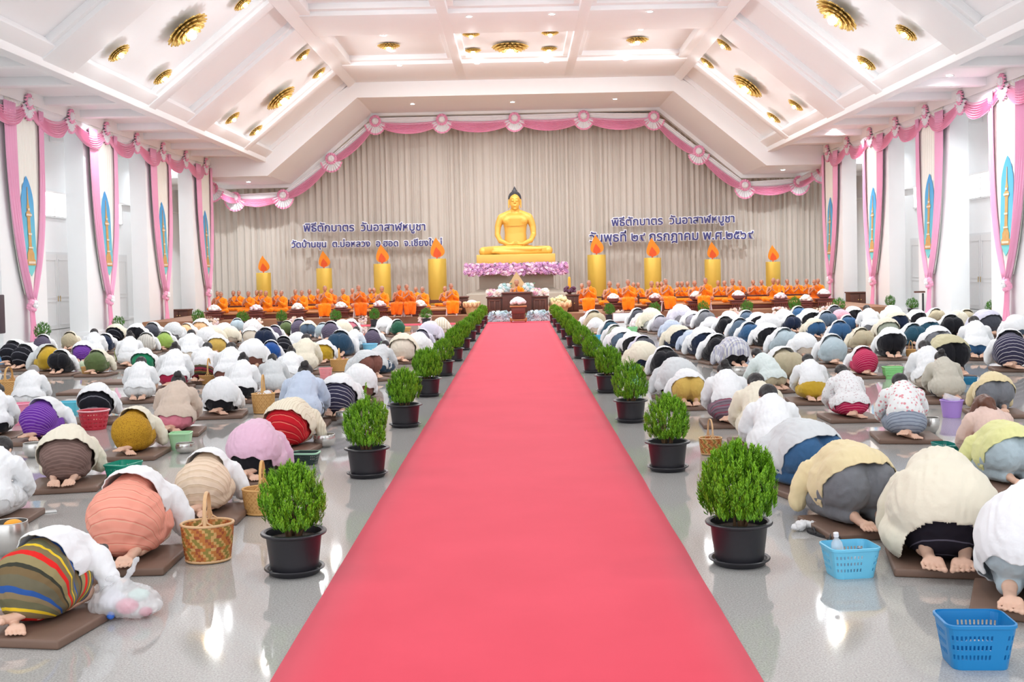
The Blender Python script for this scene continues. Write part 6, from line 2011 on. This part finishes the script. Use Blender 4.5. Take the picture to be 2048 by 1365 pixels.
def silver_bowl(x, y, wpx, hpx, label):
    p = gnd(x, y); s_ = p.y / F; r_ = wpx * s_ / 2; H_ = hpx * s_ * .9
    t = thing('silver_bowl', label, 'bowl', (p.x, p.y + r_ * .8, 0), 0, 'silver alms bowls')
    MB().lathe([(.001, .001), (r_ * .5, .0), (r_ * .82, H_ * .22), (r_ * .97, H_ * .55), (r_ * .96, H_ * .85), (r_ * .92, H_), (r_ * .89, H_), (r_ * .93, H_ * .8), (r_ * .92, H_ * .55), (r_ * .78, H_ * .26), (.001, H_ * .08)], 48).build('body', SILV, t)
    MB().tube([(r_ * .92 * math.cos(a * .1309), r_ * .92 * math.sin(a * .1309), H_) for a in range(48)], r_ * .03, 8, closed=True).build('rim', SILV, t)
    return t, r_, H_
FILM = None
m, n, l, b = nt('clear_plastic_film')
b.inputs['Base Color'].default_value = (.94, .95, .97, 1); b.inputs['Roughness'].default_value = .18; b.inputs['Alpha'].default_value = .42; b.inputs['Specular IOR Level'].default_value = .6
FILM = m
def film_bag(c, w, d, h, label, fills, ears=True, seed=0, name='plastic_bag'):
    """tied translucent bag with its contents inside"""
    t = thing(name, label, 'bag', c)
    mb = MB(); rr = random.Random(seed)
    mb.ell((0, 0, h * .42), (w / 2, d / 2, h * .42), None, 18, 12); mb.ell((w * .2, 0, h * .3), (w * .36, d * .45, h * .3), None, 14, 10); mb.ell((-w * .2, 0, h * .33), (w * .34, d * .46, h * .32), None, 14, 10)
    mb.cap([(0, 0, h * .7), (0, 0, h * .95)], [w * .16, w * .05])
    if ears:
        mb.cap([(0, 0, h * .92), (w * .10, 0, h * 1.15), (w * .20, .01, h * 1.5)], [w * .03, w * .05, w * .035]); mb.cap([(0, 0, h * .92), (-w * .12, 0, h * 1.0), (-w * .25, .01, h * .96)], [w * .03, w * .05, w * .03])
    me = fuse(mb, 'film', w * .03, 2, [((0, 0, .002), (0, 0, 1))], 0, wrinkle(w * .035, 5 / w, seed)); me.materials.append(FILM)
    obj('film', me, None, t)
    for k, (nm, q, r_, cc) in enumerate(fills):
        f = MB().ell((q[0] * w, q[1] * d, max(q[2] * h, r_[2] * h + .004)), (r_[0] * w, r_[1] * d, r_[2] * h), None, 14, 10).build(nm, mat('content_%s' % nm, cc, .5), None); f.parent = t
    return t

# left of the carpet
wicker(407, 1131, 104, 78, 62, 'patterned orange and green wicker basket with tall pale handle, beside the salmon striped skirt', 0, .15)
wicker(520, 1034, 80, 52, 56, 'tan diamond-weave wicker basket with forked handle, behind the nearest left potted thuja', 1, .1)
p = gnd(236, 1246)
film_bag((p.x, p.y + .1, 0), .33, .26, .19, 'tied clear plastic bag with pink and blue contents on the floor, lower left', [('pink_packet', (.06, -.1, .3), (.17, .2, .2), (226, 96, 130)), ('blue_cap', (-.12, -.33, .16), (.06, .07, .1), (60, 110, 200)), ('white_pack', (-.2, .05, .4), (.2, .25, .25), (226, 226, 236)), ('magenta_pack', (.33, -.1, .15), (.1, .12, .12), (196, 60, 100)), ('mint_pack', (.18, .1, .5), (.16, .2, .16), (190, 222, 210))], seed=3)
rect_basket(236, 966, .215, .27, .135, ('teal_green', (30, 150, 124)), -.25, 'teal green perforated basket beside the brown striped skirt')
b_ = rect_basket(356, 902, .20, .20, .155, ('light_green', (176, 222, 176)), .1, 'light green bucket draped in clear film, beside the golden patterned skirt', solid_=True)
silver_bowl(366, 909, 39, 22, 'small silver bowl in front of the light green bucket')
round_basket(180, 862, 60, 38, ('red', (196, 48, 66)), 'red round perforated basket in front of the black lined skirt', rim=('pale_pink', (236, 170, 180)))
t = round_basket(36, 852, 44, 42, ('pink', (244, 150, 178)), 'pink tub behind the violet striped skirt', holes=False)
rect_basket(131, 833, .25, .2, .16, ('cyan', (96, 200, 222)), .05, 'cyan basket left of the black lined skirt', solid_=True)
rect_basket(608, 932, .235, .17, .10, ('black_green', (40, 58, 56)), -.12, 'dark tray basket with mint rim behind the nearest left thuja', rim=('mint', (170, 220, 190)))
silver_bowl(691, 851, 46, 27, 'silver bowl beside the navy and white striped skirt')
silver_bowl(646, 897, 46, 28, 'silver bowl behind the arm of the person in red skirt, left')
t, r_, H_ = wicker(524, 829, 46, 40, 38, 'tan wicker basket with white cloth inside, left of the light blue top', 1)
me = fuse(MB().ell((0, 0, 0), (r_ * .7, r_ * .5, .05)).ell((r_ * .3, .02, .02), (r_ * .4, r_ * .35, .05)), 'folded_cloth', .012, 2, (), 0, wrinkle(.012, 20, 4)); me.materials.append(mat('tissue_white', (236, 236, 238), .8))
o = obj('folded_cloth', me, None, None, t.location + Vector((0, 0, H_ * .86))); tag(o, 'white cloth heaped in the tan wicker basket left of the light blue top', 'cloth')
t, r_, H_ = wicker(677, 744, 36, 24, 22, 'honey wicker basket holding two small bottles, beside the mustard skirt', 2)
for q, cc, nm in ((-.04, (236, 226, 220), 'pale'), (.04, (226, 160, 156), 'pinkish')):
    bo = MB().lathe([(.001, 0), (.035, 0), (.036, .14), (.03, .18), (.014, .21), (.014, .23), (.001, .23)], 18).build('small_bottle', mat('bottle_' + nm, cc, .35)); bo.location = t.location + Vector((q, 0, .013)); bo.rotation_euler = (0, q * 4, 0)
    tag(bo, nm + ' bottle standing in the honey wicker basket beside the mustard skirt', 'bottle')
rect_basket(650, 758, .20, .16, .16, ('salmon_pink', (246, 160, 166)), .05, 'salmon pink perforated basket in front of the honey wicker basket')
silver_bowl(707, 729, 34, 14, 'shallow silver bowl beside the honey wicker basket')
round_basket(739, 708, 30, 19, ('sky', (130, 204, 236)), 'light blue tub behind the light grey top, left of the carpet', holes=False)
round_basket(757, 698, 26, 14, ('mint_green', (170, 226, 190)), 'mint green tub behind the light blue tub', holes=False)
rect_basket(792, 797, .24, .18, .13, ('royal_blue', (36, 70, 170)), -.1, 'royal blue crate between the second and third left thujas')
wicker(10, 792, 56, 28, 28, 'honey wicker basket with high hoop handle at the left edge of the photo', 2)
wicker(176, 753, 33, 18, 12, 'small brown wicker basket beside the dark olive skirt', 2)
film_bag((gnd(162, 737).x, gnd(162, 737).y + .05, 0), .14, .12, .16, 'light green bag beside the small brown wicker basket', [('green_pack', (0, 0, .4), (.4, .4, .38), (176, 214, 110))], ears=False, seed=5)
silver_bowl(62, 918, 46, 32, 'silver bowl behind the brown striped skirt, left edge')
t, r_, H_ = silver_bowl(8, 1118, 74, 76, 'large silver bowl with an orange mango at the left edge')
mg = MB().ell((0, 0, 0), (.055, .04, .035), Matrix.Rotation(.5, 3, 'Z'), 16, 10).build('mango', mat('mango_skin', (246, 166, 40), .45)); mg.location = t.location + Vector((.03, -.02, H_ * .92)); tag(mg, 'ripe orange mango lying on the large silver bowl', 'fruit')
p = gnd(90, 1026); ph_ = MB().rbox((0, 0, .005), (.075, .155, .009), .004).build('mobile_phone', mat('phone_white', (226, 226, 224), .3)); ph_.location = (p.x, p.y, 0); ph_.rotation_euler = (0, 0, -1.1); tag(ph_, 'white phone lying on the floor between two cushions, left', 'phone')
wicker(415, 770, 40, 18, 34, 'wicker basket with thin hoop handle behind the long white top, left block', 2)
for x, y, nm in ((215, 771, 'left of the white T-shirt person'), (150, 792, 'behind the black lined skirt')):
    p = gnd(x, y); cu = obj('floor_cushion', cme, None, None, (p.x, p.y + .28, 0)); tag(cu, 'empty brown floor cushion ' + nm, 'cushion', 'brown floor cushions')
rect_basket(6, 731, .25, .2, .16, ('blue_grey', (110, 170, 220)), 0, 'light blue crate at the left edge behind the black lined skirts')
wicker(806, 664, 30, 8, 0, 'shallow tan wicker tray before the stage, left of the carpet', 2)
# right of the carpet
t = rect_basket(1712, 1161, .262, .215, .155, ('light_blue', (112, 198, 232)), .12, 'light blue perforated basket with a bottle in it, beside the cream sweater')
bt = thing('water_bottle', 'clear plastic bottle leaning in the light blue basket', 'bottle', t.location + Vector((-.055, .0, .012)))
bt.rotation_euler = (.15, -.12, 0)
MB().lathe([(.001, 0), (.032, .0), (.034, .02), (.032, .08), (.034, .13), (.028, .17), (.012, .195), (.012, .21), (.001, .21)], 20).build('body', FILM, bt)
MB().lathe([(.014, .205), (.014, .225), (.001, .226)], 16).build('cap', plastic('bottle_white', (236, 236, 240)), bt)
film_bag(t.location + Vector((.055, .01, .012)), .13, .12, .14, 'clear bag with dark contents in the light blue basket', [('dark_lid', (0, 0, .82), (.14, .14, .1), (40, 50, 90)), ('white_food', (0, 0, .35), (.36, .36, .34), (226, 230, 236))], ears=False, seed=8)
rect_basket(1972, 1346, .275, .225, .182, ('blue', (24, 128, 190)), -.06, 'bright blue perforated basket at the lower right corner', n_per=26)
rect_basket(1903, 924, .15, .26, .125, ('dark_teal', (20, 128, 118)), .1, 'dark teal perforated basket left of the blush pink top')
t = round_basket(1910, 837, 44, 34, ('lavender', (172, 136, 212)), 'lavender tub with a clear food box in it, behind the blush pink top', holes=False)
fb = MB().rbox((0, 0, .04), (.15, .11, .07), .012, Matrix.Rotation(.35, 3, 'Y')).build('food_box', FILM); fb.location = t.location + Vector((0, 0, .16)); tag(fb, 'clear plastic food box tilted in the lavender tub', 'box')
rect_basket(1790, 759, .27, .2, .165, ('apple_green', (146, 220, 140)), 0, 'apple green basket in front of the black trousers, right block')
rect_basket(1942, 770, .2, .15, .09, ('teal_blue', (20, 120, 160)), 0, 'teal blue basket behind the butter yellow top, right')
round_basket(1372, 703, 20, 17, ('bright_blue', (80, 170, 220)), 'small bright blue bucket beside the navy trousers, right block', holes=False, taper=.85)
rect_basket(1197, 684, .27, .2, .14, ('sky_cyan', (70, 176, 222)), 0, 'sky blue crate behind the right thujas, in front of the cream skirt')
round_basket(1271, 770, 26, 36, ('aqua_green', (150, 214, 190)), 'aqua green bucket behind the third right thuja', holes=False, taper=.85)
wicker(1424, 912, 46, 34, 38, 'orange wicker basket with tall handle behind the nearest right thuja', 0)
wicker(1824, 716, 20, 16, 18, 'small orange wicker basket beside the black trousers, right block', 2)
mb = MB(); rr = random.Random(2)
for i in range(9): mb.ell((rr.uniform(-.06, .06), rr.uniform(-.04, .04), rr.uniform(.015, .04)), (.04, .03, .022), Matrix.Rotation(rr.uniform(0, 3), 3, 'Z'), 9, 6)
me = fuse(mb, 'crumpled_tissue', .008, 1, [((0, 0, .002), (0, 0, 1))], 0, wrinkle(.012, 26, 1)); me.materials.append(mat('tissue_white', (236, 236, 238), .8)); p = gnd(1608, 1060)
o = obj('crumpled_tissue', me, None, None, (p.x, p.y, 0)); tag(o, 'crumpled white tissue on the floor beside the grey trousers', 'tissue')
silver_bowl(1866, 868, 38, 34, 'silver bowl right of the grey striped skirt')
silver_bowl(1479, 757, 44, 22, 'silver bowl in front of the plaid shirt')
rect_basket(1266, 667, .25, .2, .15, ('leaf_green', (150, 220, 160)), 0, 'leaf green crate in the front rows, right of the carpet')
# flip-flops by the grey trousers
for x, y, rz, nm in ((1640, 1072, .3, 'left'), (1672, 1088, -.2, 'right')):
    p = gnd(x, y, .0)
    t = thing('flip_flop', 'black flip-flop on the floor before the grey trousers, %s one of the pair' % nm, 'flip-flop', (p.x, p.y + .02, 0.0), rz, 'pair of black flip-flops')
    MB().prism([(.045 * math.cos(a * .2618) * (1 if math.sin(a * .2618) > 0 else .8), .12 * math.sin(a * .2618)) for a in range(24)], 0, .016).build('sole', mat('rubber_black', (40, 40, 44), .6), t, smooth=False)
    MB().tube([(-.035, -.02, .016), (-.02, .03, .04), (0, .065, .018), (.02, .03, .04), (.035, -.02, .016)], .006, 8).build('strap', mat('rubber_black', (40, 40, 44), .6), t)
# loudspeaker at the left edge, black stand by the right wall
p = atX(2, 640, -10.6)
t = thing('loudspeaker', 'dark loudspeaker on a stand cut by the left edge of the photo', 'speaker', (p.x - .25, p.y, 0))
zb, zt = atY(2, 668, p.y).z, atY(2, 590, p.y).z
MB().rbox((0, 0, (zb + zt) / 2), (.5, .4, zt - zb), .02).build('cabinet', mat('speaker_plum', (70, 56, 66), .5), t)
MB().lathe([(.02, 0), (.02, zb)], 12).build('pole', POTM, t); MB().lathe([(.26, 0), (.26, .02), (.03, .05)], 24).build('foot', POTM, t)
MB().lathe([(.15, .205), (.13, .19), (.03, .18), (.001, .185)], 28).build('cone', POTM, t).rotation_euler = (math.pi / 2, 0, 0)
kids_ = [c for c in COL.objects if c.parent == t and c.name.startswith('cone')]
for c in kids_: c.location = (0, 0, (zb + zt) / 2)
p = atX(1846, 600, 11.9)
t = thing('folded_stand', 'thin black post with angled top by the third right pillar', 'stand', (p.x, p.y, 0))
z1 = atY(1846, 580, p.y).z
MB().tube([(0, 0, 0), (0, 0, z1 - .1)], .03, 8).build('post', POTM, t); MB().rbox((-.1, 0, z1 - .06), (.3, .12, .05), .01).build('top', BROWN, t); MB().lathe([(.2, 0), (.2, .02), (.03, .04)], 20).build('foot', POTM, t)
